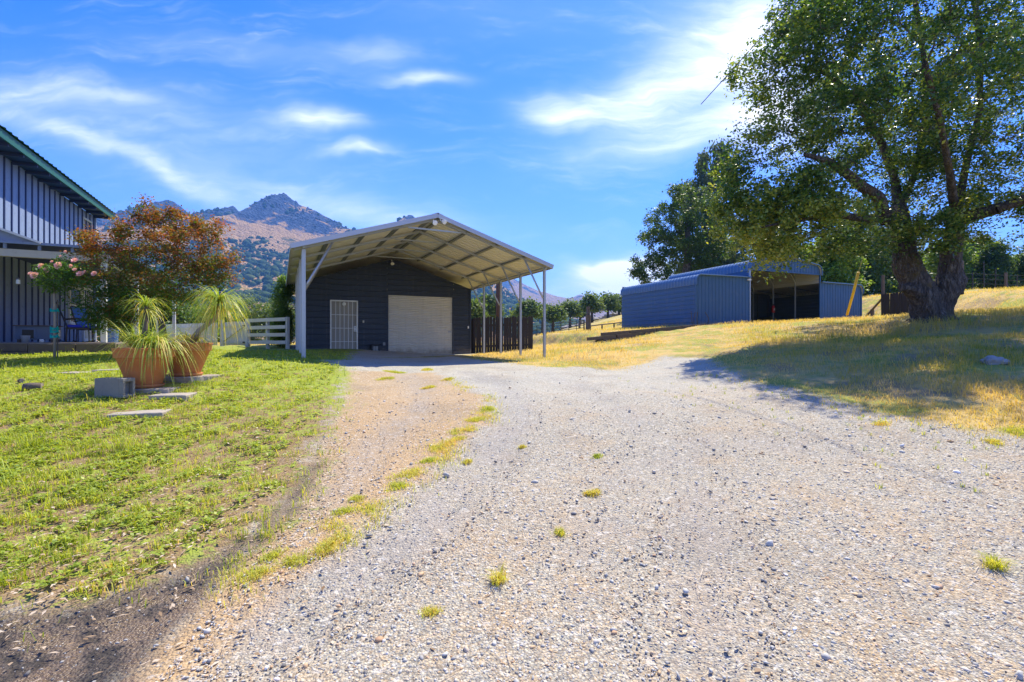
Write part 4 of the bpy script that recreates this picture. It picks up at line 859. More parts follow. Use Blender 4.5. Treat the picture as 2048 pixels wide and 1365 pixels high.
side_sheet(.012, 0.01, BD, 0, LO, M_barnback, 'left_inner_wall', -1); side_sheet(x3 - .012, 0.01, BD, 0, LO, M_barnback, 'right_inner_wall', 1)
side_sheet(x1, 0, BD, LI - .05, CE + .05, M_barn, 'upper_side_wall', -1); side_sheet(x2, 0, BD, LI - .05, CE + .05, M_barn, 'upper_side_wall', 1)
side_sheet(x1 + .015, 0, BD, LI - .05, CE + .05, M_barnin, 'upper_inner_wall', -1); side_sheet(x2 - .015, 0, BD, LI - .05, CE + .05, M_barnin, 'upper_inner_wall', 1)
def vert_sheet(x0, x1_, y, zb, zt, mat, name, s=-1, pitch=.23):
    pr = corr(0, pitch, .02, z0=x0, top=x1_); mb = MB(); n = len(pr)
    mb.add([(x, y + s * d, zb(x)) for x, d in pr] + [(x, y + s * d, zt(x)) for x, d in pr], [(i, i + 1, n + i + 1, n + i) for i in range(n - 1)]); return mb.build(name, mat, bn)
def interp(prof): 
    a = np.array(prof); i = np.argsort(a[:, 0]); return lambda x: float(np.interp(x, a[i, 0], a[i, 1])) - .01
for y, s, mt, nm in ((0, -1, M_barn, 'front_panel'), (BD, 1, M_barn, 'rear_panel')):
    vert_sheet(.0, x1, y, lambda x: 0, interp(lproof[2:]), mt, nm, s); vert_sheet(x2, x3, y, lambda x: 0, interp(rproof[:-2]), mt, nm, s)
vert_sheet(x1, x2, 0, lambda x: 3.02, interp(croof), M_barn, 'gable_panel')
vert_sheet(x1, x2, BD, lambda x: 0, interp(croof), M_barn, 'rear_panel', 1)
sheet([(0, BD - .03 - d, z) for z, d in corr(0, .225, .02, z0=0, top=LI)], 0, x3, (1, 0, 0), M_barnback, 'rear_inner_wall', bn)
MB().box(x1 - .04, x1 + .03, -.03, .04, 0, 3.05).build('door_jamb', M_trimgrey, bn); MB().box(x2 - .03, x2 + .04, -.03, .04, 0, 3.05).build('door_jamb', M_barn, bn)
MB().box(x1 + .03, x2 - .03, -.045, .02, 3.0, 3.06).build('header_trim', M_barn, bn)
MB().box(-.035, .03, -.045, .02, 0, LO - .1).build('corner_trim', M_barn, bn); MB().box(x3 - .03, x3 + .035, -.045, .02, 0, LO - .1).build('corner_trim', M_barn, bn)
for xx, sg in ((x1 + .06, 1), (x2 - .06, -1)):
    for y in (1.5, 3.0, 4.5, 6.1):
        MB().box(xx - .03, xx + .03, y - .03, y + .03, 0, CE - .05).build('frame_post', M_trimgrey, bn)
        MB().tube([(xx, y - .04, CE - .6)] + [(xx + sg * a, y - .04, CE - .6 + b_) for a, b_ in ((.05, .14), (.2, .38), (.42, .6), (.6, .74))], .028, 6).build('frame_brace', M_trimgrey, bn)
        MB().tube([(xx, y, CE - .08), (xx + sg * .14, y, CE + .18), (xx + sg * .45, y, CE + .32), (cpk, y, 3.84)], .028, 6).build('frame_rafter', M_trimgrey, bn)
for y in (2.0, 4.2): MB().beam((x2, y, LI - .1), (x3, y, LI - .35), .05, .05).build('lean_to_rafter', M_purlin, bn)
for i in range(4): MB().box(x2 + .3 + i * 1.0, x2 + .35 + i * 1.0, BD - .12, BD - .06, 0, LI - .1).build('wall_stud', M_purlin, bn)
MB().beam((x1 - 3.4, BD - .1, 1.25), (x3 - .1, BD - .1, 1.25), .04, .06).build('girt', M_purlin, bn)
MB().box(x1 - .26, x1 - .05, -.14, -.04, 2.42, 2.50).build('eave_lamp', M_white, bn)
def bw(x, y, z): return (BO[0] + x * math.cos(BA) - y * math.sin(BA), BO[1] + x * math.sin(BA) + y * math.cos(BA), BO[2] + z)
fe = empty('fire_extinguisher', bw(x2 - .14, 2.93, 1.0), BA, label='red fire extinguisher hung on the inner barn post', cat='fire extinguisher')
MB().lathe([(0, 0), (.085, 0), (.09, .02), (.09, .36), (.06, .43), (.03, .46), (0, .46)], seg=16).build('cylinder_body', M_red, fe, smooth=True)
MB().box(-.03, .05, -.015, .015, .46, .53).build('handle', M_black, fe); MB().tube([(.03, 0, .48), (.1, -.02, .42), (.11, -.02, .2)], .012, 6).build('hose', M_black, fe)
MB().box(-.05, .05, -.095, -.088, .14, .27).build('label_plate', M_white, fe)
# timber retaining wall below the barn
p0 = Vector((4.0, 21.0, 1.30)); p1 = Vector((9.3, 22.7, 1.76)); dw = p1 - p0; Lr = dw.length
rw = empty('retaining_wall', p0, 0, label='low dark weathered timber retaining wall below the left side of the barn', cat='wall')
rw.rotation_euler = (0, -math.atan2(dw.z, Vector((dw.x, dw.y)).length), math.atan2(dw.y, dw.x))
tm = MB().box(-.68, .68, -.09, .09, -.07, .07).mesh('timber', M_timber); mats = []
for i in range(4):
    q = (i % 2) * .7
    while q < Lr - .1:
        mats.append(Matrix.Translation((q + random.uniform(-.02, .02), random.uniform(-.02, .02) + .03 * i, -.05 + i * .148)) @ Matrix.Rotation(R(random.uniform(-.8, .8)), 4, 'Z')); q += 1.4
copies(tm, 'timber', mats, rw)

# ------------------------------------------------------------------ fences, gate, poles
def board_fence(name, A, B, n, h, mat, label, zoff=0, gap=.012, thick=.022, ragged=.03):
    A, B = Vector(A), Vector(B); L = (Vector((B.x, B.y)) - Vector((A.x, A.y))).length; root = empty(name, A, math.atan2(B.y - A.y, B.x - A.x), label=label, cat='fence')
    wd = L / n; me = MB().poly([(-wd/2 + gap/2, 0, 0), (wd/2 - gap/2, 0, 0), (wd/2 - gap/2, 0, h - .04), (wd/2 - gap/2 - .03, 0, h), (-wd/2 + gap/2 + .03, 0, h), (-wd/2 + gap/2, 0, h - .04)], (0, thick, 0)).mesh('board', mat)
    copies(me, 'board', [Matrix.Translation(((i + .5) * wd, random.uniform(-.008, .008), random.uniform(-ragged, ragged) + (B.z - A.z) * (i + .5) / n)) @ Matrix.Rotation(R(random.uniform(-.6, .6)), 4, 'Y') for i in range(n)], root)
    for zz in (.3, h - .35): MB().beam((0, thick + .03, zz), (L, thick + .03, zz + B.z - A.z), .04, .09).build('rail', mat, root)
    for i in range(int(L / 2.2) + 2):
        q = min(L - .05, i * 2.2); MB().box(q - .05, q + .05, thick + .055, thick + .155, -.3, h - .05).build('fence_post', mat, root)
    return root
fA = gw(W_ + .35, 1.6, .02); fB = ray(1066, 690, 20.5); 
fA = ray(946, 690, 19.8)
board_fence('board_fence', (fA[0], fA[1], gz(fA[0], fA[1]) - .02), (fB[0], fB[1], gz(fB[0], fB[1]) - .05), 22, 1.52, M_darkwood, 'tall black brown board fence right of the garage behind the carport posts')
# brown utility pole behind it
up_ = at(998, 24); r_ = empty('utility_pole', up_, 0, label='brown wooden pole rising behind the board fence and carport roof', cat='pole')
MB().tube([(0, 0, -.4), (0, 0, 2.5), (0, 0, 4.35)], [.16, .155, .15], 12).build('shaft', M_barkpole, r_, smooth=True); 
# pipe gates
def pipe_gate(A, B, h, nr, label, nv=2, r=.022):
    A, B = Vector(A), Vector(B); d = (B - A); L = d.length; root = empty('pipe_gate', A, 0, label=label, cat='gate', group='pipe gates')
    for i in range(nr):
        z = .12 + (h - .12) * i / (nr - 1); MB().tube([(0, 0, z), (d.x, d.y, d.z + z)], r, 6).build('rail', M_pipe, root)
    for i in range(nv + 2):
        f = i / (nv + 1); rr_ = .05 if i in (0, nv + 1) else r; MB().tube([(d.x * f, d.y * f, d.z * f - .2 * (i in (0, nv + 1))), (d.x * f, d.y * f, d.z * f + h + .03)], rr_, 6).build('upright', M_pipe, root)
def gp(u, Y): x = (u - 1024) / F * Y; return Vector((x, Y, gz(x, Y)))
pipe_gate(gp(1064, 31), gp(1104, 31.5), .92, 4, 'pipe gate between the board fence and the dark gate post', 3)
pipe_gate(gp(1106, 31.5), gp(1168, 33), .98, 6, 'long pipe gate running uphill right of the gate post', 3)
# leaning wood post and rail fence up to the barn
tp = gp(1177, 29); t_ = empty('gate_post', tp, 0, label='thick weathered wood post at the uphill end of the pipe gate', cat='post')
MB().tube([(0, 0, -.2), (-.02, 0, 1.0)], [.18, .15], 8).build('stump', M_timber, t_); MB().tube([(.04, .25, -.2), (.02, .25, 1.55)], [.13, .11], 8).build('upper_post', M_timber, t_)
rf = empty('rail_fence', gp(1170, 30), 0, label='long single pipe rail fence climbing from the gate to the barn', cat='fence'); b0 = gp(1170, 30)
pts = [Vector(ray(u, v, y)) - b0 for u, v, y in ((1180, 652.5, 30), (1204, 649.5, 32), (1228, 647, 34), (1262, 643, 36))]
MB().tube(pts, .04, 6).build('rail', M_pipe, rf)
for p in pts: MB().tube([p - Vector((0, 0, 1.4)), p], .05, 6).build('fence_post', M_pipe, rf)
# fallen dead stump on the pasture
s_ = gp(1160, 60); ds = empty('dead_snag', s_, 0, label='short crooked dead snag leaning on the pasture', cat='stump'); MB().tube([(0, 0, -.2), (-.08, 0, .35), (0, 0, .75), (.35, 0, 1.05)], [.16, .14, .12, .05], 8).build('trunk', M_timber, ds, smooth=True)
# stone rows on the hillside (rocks)
def rock(name, p, s, label, group=None, mat=None, seed=0):
    r = np.random.default_rng(seed); import bmesh; bm = bmesh.new(); bmesh.ops.create_icosphere(bm, subdivisions=3, radius=1)
    for v in bm.verts:
        n_ = mnoise.noise(v.co * 1.3 + Vector((seed * 7.1, 0, 0))) * .45 + mnoise.noise(v.co * 4 + Vector((0, seed, 0))) * .12
        v.co *= 1 + n_; v.co = Vector((v.co.x * s[0], v.co.y * s[1], v.co.z * s[2]))
    me = bpy.data.meshes.new(name); bm.to_mesh(me); bm.free(); o = link_mesh(name, me, mat or M_stone, None, label=label, cat='rock', group=group); o.location = p; return o
for i in range(26):
    f = i / 25; u = 1130 + 118 * f; Y = 118 - 10 * f; p = gp(u, Y); s = random.uniform(.5, 1.1)
    rock('field_rock', (p.x, p.y + random.uniform(-2, 2), p.z + .1), (s * 1.3, s, s * .7), 'grey boulder in the stone row along the hillside', 'stone row on the pasture crest', seed=i)
p = G(1990, 727); rock('bank_rock', (p[0], p[1], p[2] + .02), (.17, .12, .09), 'small grey rock half buried in the grassy bank at right', seed=41)
# fence wire and posts on the right hillside
wf = empty('wire_fence', gp(1925, 34), 0, label='wire fence with many thin metal and wood posts along the right hillside', cat='fence'); b0 = gp(1925, 34)
prev = None; fp = []
for i in range(15):
    u = 1880 + i * 22; Y = 33 + i * .35; p = gp(u, Y) - b0; hh = random.choice([1.9, 1.5, 1.6, 2.3]); wood = i % 4 == 2
    MB().tube([p + Vector((0, 0, -.3)), p + Vector((random.uniform(-.06, .06), 0, hh))], .09 if wood else .035, 6).build('fence_post', M_timber if wood else M_pipe, wf); fp.append(p)
for zz in (.35, .7, 1.05, 1.4): MB().tube([p + Vector((0, 0, zz)) for p in fp], .010, 4).build('wire', M_pipe, wf)
# dark board shed / fence right of the barn
q = gp(1762, 25); board_fence('board_panel_fence', (q.x, q.y, q.z - .1), (gp(1815, 23.5).x, 23.5, gp(1815, 23.5).z - .1), 9, 1.75, M_darkwood, 'short grey brown board fence panel between the barn and the oak trunk')
pp = empty('rail_gate', gp(1722, 29), 0, label='sloping wooden rail between the barn corner and the board panel', cat='fence'); b0 = gp(1722, 29); q = gp(1766, 25.2)
MB().tube([Vector((0, 0, .35)), q - b0 + Vector((0, 0, 1.5))], .06, 6).build('rail', M_timber, pp); MB().tube([(q - b0) * .55 + Vector((0, 0, -.3)), (q - b0) * .55 + Vector((0, 0, 1.0))], .09, 8).build('fence_post', M_timber, pp)
MB().tube([q - b0 + Vector((0, 0, -.3)), q - b0 + Vector((0, 0, 2.7))], .08, 8).build('corner_post', M_timber, pp)
# yellow guy guard and its wire, overhead cable
g0 = Vector(ray(1694, 628, 19)); g1 = Vector(ray(1717, 545, 18.2)); gg_ = empty('guy_guard', g0, 0, label='leaning yellow plastic guard on a guy wire in front of the barn', cat='guy wire')
MB().tube([(0, 0, -.05), (g1 - g0) * .5 + Vector((.02, 0, 0)), g1 - g0], .048, 10).build('sleeve', M_yellow, gg_, smooth=True)
d = g1 - g0; MB().tube([-d * .6, -d * .02], .012, 5).build('anchor_rod', M_steel, gg_); MB().tube([d * .98, d * 6.5], .008, 5).build('wire', M_steel, gg_)
c0 = Vector(ray(1402, 209, 11)); c1 = Vector(ray(1562, 32, 9.6)); c2 = Vector(ray(1800, -260, 8)); oc = MB().tube([c0, c1, c2], .009, 5).build('overhead_cable', M_black, label='thin dark overhead cable running up into the oak crown', cat='cable')
# white picket gate and rail fence at left
wg = empty('picket_gate', gp(446, 19.5), 0, label='white picket gate with a diagonal brace behind the pot plants', cat='gate'); a = gp(446, 19.5); b_ = gp(492, 18.6); d = b_ - a; L = Vector((d.x, d.y)).length; wg.rotation_euler.z = math.atan2(d.y, d.x)
n = 9; me = MB().box(-L/n/2 + .008, L/n/2 - .008, 0, .022, .06, 1.0).mesh('picket', M_white)
copies(me, 'picket', [Matrix.Translation(((i + .5) * L / n, 0, .03 * math.sin(math.pi * (i + .5) / n))) for i in range(n)], wg)
for zz in (.2, .88): MB().box(.01, L - .01, -.035, -.003, zz - .045, zz + .045).build('rail', M_white, wg)
MB().beam((.06, -.02, .24), (L - .06, -.02, .84), .03, .07, (0, 1, 0)).build('brace', M_white, wg)
for zz in (.2, .85): MB().box(L - .16, L + .03, -.05, -.037, zz - .03, zz + .03).build('hinge', M_black, wg)
MB().box(L + .02, L + .15, -.05, .08, -.3, 1.12).build('gate_post', M_white, wg); MB().box(-.14, -.02, -.05, .08, -.3, 1.12).build('gate_post', M_white, wg)
wf2 = empty('white_rail_fence', b_, wg.rotation_euler.z, label='white four-rail fence between picket gate and garage vine', cat='fence')
for i, zz in enumerate((.22, .50, .78, 1.06)): MB().box(.16, 2.6, -.02, .02, zz - .065, zz + .065).build('rail', M_white, wf2)
for xx in (1.35, 2.6): MB().box(xx - .05, xx + .05, .022, .12, -.3, 1.14).build('fence_post', M_white, wf2)
wl = empty('picket_fence', gp(436, 19.8), 0, label='white picket fence continuing left of the gate behind the pots', cat='fence'); a2 = gp(436, 19.8); d2 = gp(330, 22) - a2; L2 = Vector((d2.x, d2.y)).length; wl.rotation_euler.z = math.atan2(d2.y, d2.x)
me = MB().box(-.045, .045, 0, .02, .08, 1.02).mesh('picket', M_white); copies(me, 'picket', [Matrix.Translation((.1 + i * .13, 0, 0)) for i in range(int(L2 / .13))], wl)
for zz in (.25, .85): MB().box(0, L2, .021, .055, zz - .04, zz + .04).build('rail', M_white, wl)

# ------------------------------------------------------------------ house
HO = (-16.91, 19.3, 0.0)
hs_ = empty('house', HO, AX, label='blue grey board and batten house with a green eave and open porch at left', cat='house')
YN = -15.0
MB().box(-8, 0, YN, 0, .6, 6.42).build('wall', M_house, hs_)
me = MB().box(0, .028, -.022, .022, 1.38, 6.40).mesh('batten', M_batten)
by = [-.2 - i * .406 for i in range(36)]; wins = [(-2.63, -1.6), (-1.38, -.42)]
full = [y for y in by if not any(a - .12 < y < b2 + .12 for a, b2 in wins)]
copies(me, 'batten', [Matrix.Translation((.0, y, 0)) for y in full], hs_)
me2 = MB().box(0, .028, -.022, .022, 3.62, 6.40).mesh('batten', M_batten); copies(me2, 'batten', [Matrix.Translation((0, y, 0)) for y in by if y not in full], hs_)
me3 = MB().box(0, .028, -.022, .022, 1.38, 2.0).mesh('batten', M_batten); copies(me3, 'batten', [Matrix.Translation((0, y, 0)) for y in by if y not in full and y < -1.5], hs_)
MB().box(-.02, .035, -.05, .06, 1.38, 6.4).build('corner_board', M_house, hs_)
# eave: soffit, fascia, metal roof
MB().box(.0, .56, YN, .1, 6.43, 6.47).build('soffit', M_batten, hs_)
MB().box(.56, .60, YN, .12, 6.40, 6.62).build('fascia', M_green, hs_)
me = MB().box(.03, .55, -.03, .03, 6.33, 6.425).mesh('rafter_tail', M_batten); copies(me, 'rafter_tail', [Matrix.Translation((0, -.3 - i * .8, 0)) for i in range(18)], hs_)
pr = corr(0, .3, .03, z0=YN, top=.2); mb = MB(); n = len(pr)
mb.add([(.66, y, 6.63 + dd) for y, dd in pr] + [(-4.0, y, 8.3 + dd) for y, dd in pr], [(i, i + 1, n + i + 1, n + i) for i in range(n - 1)]); mb.build('roof', M_green, hs_)
mb = MB(); mb.add([(-4.0, y, 8.3 + dd) for y, dd in pr] + [(-8.66, y, 6.63 + dd) for y, dd in pr], [(i, i + 1, n + i + 1, n + i) for i in range(n - 1)]); mb.build('roof', M_green, hs_)
MB().poly([(-8, 0, 6.42), (0, 0, 6.42), (-4, 0, 8.2)], (0, -.1, 0)).build('gable', M_house, hs_)
MB().box(.561, .70, YN, -11.2, 6.62, 6.78).build('roof_edge_cap', M_green, hs_)
def window(y0, y1, z0, z1, fr=M_white, parent=hs_, x=.0):
    w_ = MB().box(x + .0, x + .05, y0 - .07, y1 + .07, z0 - .07, z0).box(x, x + .05, y0 - .07, y1 + .07, z1, z1 + .07).box(x, x + .05, y0 - .07, y0, z0, z1).box(x, x + .05, y1, y1 + .07, z0, z1).build('window', fr, parent)
    zm = (z0 + z1) / 2; MB().box(x + .004, x + .012, y0, y1, z0, zm - .02).build('pane', M_glass, w_); MB().box(x + .004, x + .012, y0, y1, zm + .02, z1).build('pane', M_glass, w_)
    MB().box(x + .0, x + .035, y0, y1, zm - .02, zm + .02).build('sash_rail', fr, w_); MB().box(x + .0, x + .09, y0 - .1, y1 + .1, z0 - .11, z0 - .07).build('sill', fr, w_); return w_
window(-2.63, -1.6, 2.1, 3.3); window(-1.35, -.55, 5.0, 6.05, M_cream)
dr = MB().box(.0, .05, -1.38, -.42, 1.38, 3.45).build('screen_door', M_white, hs_); MB().box(.051, .06, -1.28, -.52, 2.35, 3.35).build('pane', M_glass, dr); MB().box(.051, .06, -1.28, -.52, 1.5, 2.2).build('panel', M_cream, dr)
for i in range(4): MB().box(.06, .07, -1.16 + i * .17, -1.14 + i * .17, 2.35, 3.35).build('bar', M_white, dr)
# porch
PYN = -9.08; PX = 2.65
for y in (PYN, -6.0, -3.0, 0.0): MB().box(PX - .058, PX + .058, y - .058, y + .058, 1.36, 3.42).build('porch_post', M_white, hs_, bevel=.006)
MB().box(-.0, PX + .12, PYN - .09, PYN + .05, 3.44, 3.62).build('porch_beam', M_cream, hs_)
MB().box(PX - .07, PX + .07, PYN + .051, .3, 3.42, 3.62).build('porch_beam', M_cream, hs_)
me = MB().box(-.03, .03, -.02, .02, 3.621, 3.74).mesh('rafter_end', M_house); copies(me, 'rafter_end', [Matrix.Translation((.2 + i * .62, PYN - .11, 0)) for i in range(5)], hs_)
MB().box(.0, PX + .3, PYN - .2, PYN - .14, 3.74, 3.80).build('porch_fascia', M_house, hs_)
MB().box(.0, PX + .3, PYN - .139, .4, 3.745, 3.785).build('porch_ceiling', M_batten, hs_)
MB().poly([(.03, PYN - .15, 3.80), (1.4, PYN - .15, 3.80), (.03, PYN - .15, 4.32)], (0, .12, 0)).build('porch_gable', M_house, hs_)
MB().beam((.0, PYN - .2, 4.36), (1.5, PYN - .2, 3.79), .12, .05).build('rake_board', M_white, hs_)
MB().poly([(.0, PYN - .1, 4.33), (1.45, PYN - .1, 3.80), (1.45, PYN - .1, 3.79), (0, PYN - .1, 3.79)], (0, 9.4, 0)).build('porch_roof', M_green, hs_)
# deck
me = MB().box(-.0, 2.92, -.067, .067, 1.325, 1.36).mesh('deck_board', M_deck); copies(me, 'deck_board', [Matrix.Translation((.03, PYN - .2 + i * .14, 0)) for i in range(68)], hs_)
for i, (x0_, x1_, lo, hi) in enumerate(((-3.0, 1.32, 1.16, 1.34), (-3.0, 1.32, .98, 1.15), (1.33, 2.2, 1.02, 1.33), (2.21, 2.98, 1.12, 1.33), (2.21, 2.98, .95, 1.11))):
    MB().box(x0_, x1_, PYN - .40, PYN - .28, lo, hi).build('deck_timber', M_timber, hs_, bevel=.01)
MB().box(2.9, 3.0, PYN - .27, .3, .9, 1.32).build('deck_skirt', M_timber, hs_)
MB().box(.031, .10, -11.0, -10.72, 1.95, 2.10).build('wall_plaque', M_cream, hs_)
def hw(x, y, z): return (HO[0] + x * math.cos(AX) - y * math.sin(AX), HO[1] + x * math.sin(AX) + y * math.cos(AX), z)
def place(u, Yoff): pass
def onp(u, ydepth, z=1.362): return (ray(u, 0, ydepth)[0], ydepth, z)
# plaque on the wall at far left edge of the picture
# lantern
la = empty('hanging_lantern', (*onp(36, 11.9)[:2], 2.83), 0, label='small glass lantern hanging under the porch ceiling near the left edge', cat='lantern')
MB().tube([(0, 0, .17), (0, 0, .9)], .004, 4).build('chain', M_black, la); MB().lathe([(0, .17), (.05, .12), (.05, .10)], seg=10).build('cap', M_steel, la); MB().lathe([(.04, .10), (.045, .0), (.0, -.01)], seg=10).build('glass_shade', M_lamp, la)
# cat house
ch = empty('cat_house', onp(78, 12.6), AX + R(4), label='slate blue clapboard cat house with a flat dark roof on the porch', cat='pet house')
hw_ = .37
MB().box(-hw_, hw_, -.28, .28, .08, .42).build('wall', M_siding2, ch); MB().box(-hw_ - .04, hw_ + .04, -.33, .33, .42, .445).build('roof', M_timber, ch)
for i in range(5): MB().box(-hw_ - .002, hw_ + .002, -.290, -.281, .10 + i * .065, .15 + i * .065).build('clapboard', M_siding2, ch)
for i in range(5): MB().box(hw_ + .003, hw_ + .012, -.26, .26, .10 + i * .065, .15 + i * .065).build('clapboard', M_house, ch)
MB().box(-.24, -.02, -.298, -.291, .11, .33).build('doorway_shade_panel', M_black, ch); MB().box(-.28, -.24, -.303, -.291, .09, .36).box(-.02, .02, -.303, -.291, .09, .36).box(-.24, -.02, -.303, -.291, .33, .36).build('door_trim', M_siding2, ch)  # thin black panel stands in for the shade inside the doorway
MB().box(hw_ + .013, hw_ + .02, -.05, .13, .16, .33).build('window', M_white, ch)
for sx_ in (-.32, .32):
    for sy_ in (-.22, .22): MB().box(sx_ - .03, sx_ + .03, sy_ - .03, sy_ + .03, 0, .08).build('leg', M_timber, ch)
bu = empty('bucket', onp(51, 11.9), 0, label='small pale grey bucket in front of the cat house', cat='bucket')
MB().lathe([(0, .0), (.07, 0), (.088, .17), (.092, .175), (.082, .17), (.065, .02), (0, .02)], seg=20).build('pail', M_rooftop, bu, smooth=True); MB().tube([(-.088, 0, .16), (-.05, -.05, .1), (.05, -.05, .1), (.088, 0, .16)], .004, 5).build('handle', M_steel, bu)
mg = empty('mug', onp(83, 11.9), 0, label='small white mug on the porch edge below the cat house', cat='mug')
MB().lathe([(0, 0), (.035, 0), (.038, .08), (.033, .08), (.03, .01), (0, .01)], seg=16).build('cup', M_white, mg, smooth=True); MB().tube([(.036, 0, .065), (.065, 0, .055), (.062, 0, .03), (.036, 0, .02)], .006, 6).build('handle', M_white, mg)
# rocking chairs
def chair(loc, rz_, label, s=1.0):
    r = empty('patio_chair', loc, rz_, label=label, cat='chair', group='porch chairs')
    for sy_ in (-.28, .28):
        MB().tube([(-.30, sy_, .04), (-.1, sy_, .0), (.15, sy_, .0), (.36, sy_, .05)], .014, 6).build('rocker', M_black, r)
        MB().tube([(.27, sy_, .02), (.26, sy_, .40), (.24, sy_, .62)], .014, 6).build('leg', M_black, r); MB().tube([(-.2, sy_, .02), (-.18, sy_, .4)], .014, 6).build('leg', M_black, r)
        MB().tube([(-.26, sy_, .62), (0, sy_, .65), (.27, sy_, .62), (.29, sy_, .55)], .018, 6).build('armrest', M_black, r)
        MB().tube([(-.16, sy_ * .9, .38), (-.30, sy_ * .9, .8), (-.38, sy_ * .9, 1.06)], .018, 6).build('back_frame', M_black, r)
    MB().tube([(-.38, -.25, 1.06), (-.38, .25, 1.06)], .018, 6).build('back_rail', M_black, r)
    MB().poly([(-.18, -.24, .42), (-.2, -.24, .44), (-.385, -.24, 1.04), (-.365, -.24, 1.05)], (0, .48, 0)).build('backrest', M_bluemesh, r)
    MB().box(-.2, .27, -.26, .26, .36, .40).build('seat', M_black, r); MB().box(-.19, .27, -.25, .25, .401, .475).build('cushion', M_bluecush, r, bevel=.025)
chair(onp(152, 13.0), R(42), 'nearest dark metal patio chair with royal blue cushion, left of the porch post')
chair(onp(182, 14.4), R(2), 'patio chair with pale blue sling back, just behind the nearest porch chair')
ot = empty('side_table', onp(222, 13.6), 0, label='small blue drum table on the porch right of the post', cat='table'); MB().lathe([(0, 0), (.16, 0), (.18, .38), (.2, .4), (0, .4)], seg=16).build('drum', M_bluemesh, ot)

# ------------------------------------------------------------------ standard rose
rp = onp(109, 10.4, 0); rp = (rp[0], rp[1], gz(rp[0], rp[1])); hz_ = lambda v, Y=10.4: EYE + (682.5 - v) / F * Y - rp[2]
ro = empty('rose_tree', rp, 0, label='standard rose with pink blooms on a bare staked stem in front of the porch', cat='rose')
MB().tube([(0, 0, -.1), (.01, 0, hz_(640)), (-.01, 0, hz_(575)), (0, 0, hz_(555))], [.026, .024, .02, .018], 8).build('stem', M_deck, ro, smooth=True)
MB().tube([(.04, .03, -.1), (.035, .03, hz_(600))], .012, 6).build('stake', M_timber, ro)
M_roseleaf = leafmat('rose_leaves', [(0, (.035, .11, .03)), (.6, (.09, .20, .04)), (1, (.28, .36, .07))], .35, .8)
def rb(u, v, ru, rv, dd=0): p = np.array(ray(u, v, 10.4 + dd)) - np.array(rp); m_ = 10.4 / F; return (*p, ru * m_, ru * m_, rv * m_)
rbl = [rb(115, 555, 36, 26), rb(90, 548, 18, 18), (rb(145, 545, 28, 18)), rb(125, 530, 24, 14), rb(160, 558, 18, 10), rb(110, 575, 22, 10)]
c = crown_points(rbl, 170, .3); pos, par, rad, tips = grow([((0, 0, hz_(585)), -1, .018), ((0, 0, hz_(560)), 0, .015)], c, .0028); branch_mesh(pos, par, rad, 'branches', M_bark, ro, 5, 0, 1, maxr=.015)
leaves(c, 24, .055, .052, M_roseleaf, 'foliage', ro)
petal = []
def bloom_mesh():
    mb = MB()
    for ring, (n, r0_, r1_, z1, tilt) in enumerate(((5, .01, .052, .012, .5), (5, .008, .040, .03, .9), (4, .005, .026, .042, 1.2))):
        for i in range(n):
            a = 2 * math.pi * i / n + ring * .5; w_ = .62
            pts = [(r0_ * math.cos(a), r0_ * math.sin(a), 0), (r1_ * math.cos(a - w_), r1_ * math.sin(a - w_), z1 * .8), (r1_ * 1.15 * math.cos(a), r1_ * 1.15 * math.sin(a), z1 * 1.1), (r1_ * math.cos(a + w_), r1_ * math.sin(a + w_), z1 * .8)]
            mb.add(pts, [(0, 1, 2), (0, 2, 3)])
    me = mb.mesh('bloom', M_pink); at_ = me.attributes.new('rnd', 'FLOAT', 'FACE'); at_.data.foreach_set('value', np.random.default_rng(5).random(len(me.polygons)).astype(np.float32)); return me
bm_ = bloom_mesh(); ms = []
for (u, v, s) in ((70, 552, 1.5), (62, 548, 1.0), (83, 533, 1.2), (95, 540, 1.3), (117, 532, 1.5), (150, 522, 1.3), (161, 549, 1.35), (189, 548, 1.1), (150, 540, .8), (131, 504, .6), (121, 513, .5), (170, 544, .6), (142, 533, .8), (104, 524, .6)):
    p = np.array(ray(u, v, 10.4 - .25)) - np.array(rp); ms.append(Matrix.Translation(p) @ Matrix.Rotation(R(random.uniform(40, 80)), 4, 'X') @ Matrix.Rotation(random.uniform(0, 6), 4, 'Z') @ Matrix.Scale(s, 4))
copies(bm_, 'bloom', ms, ro)
for v in (622, 658, 664, 674):
    m_ = MB()
    for a in range(5):
        t = a * 1.26; m_.add([(0, 0, 0), (.05 * math.cos(t), .05 * math.sin(t), .03), (.055 * math.cos(t + .6), .055 * math.sin(t + .6), -.015)], [(0, 1, 2)])
    m_.lathe([(.032, -.012), (.034, 0), (.032, .012)], seg=8); rib_ = m_.build('ribbon', M_teal, ro); rib_.location = (0, 0, hz_(v)); rib_.scale = (1.5, 1.5, 2.0)

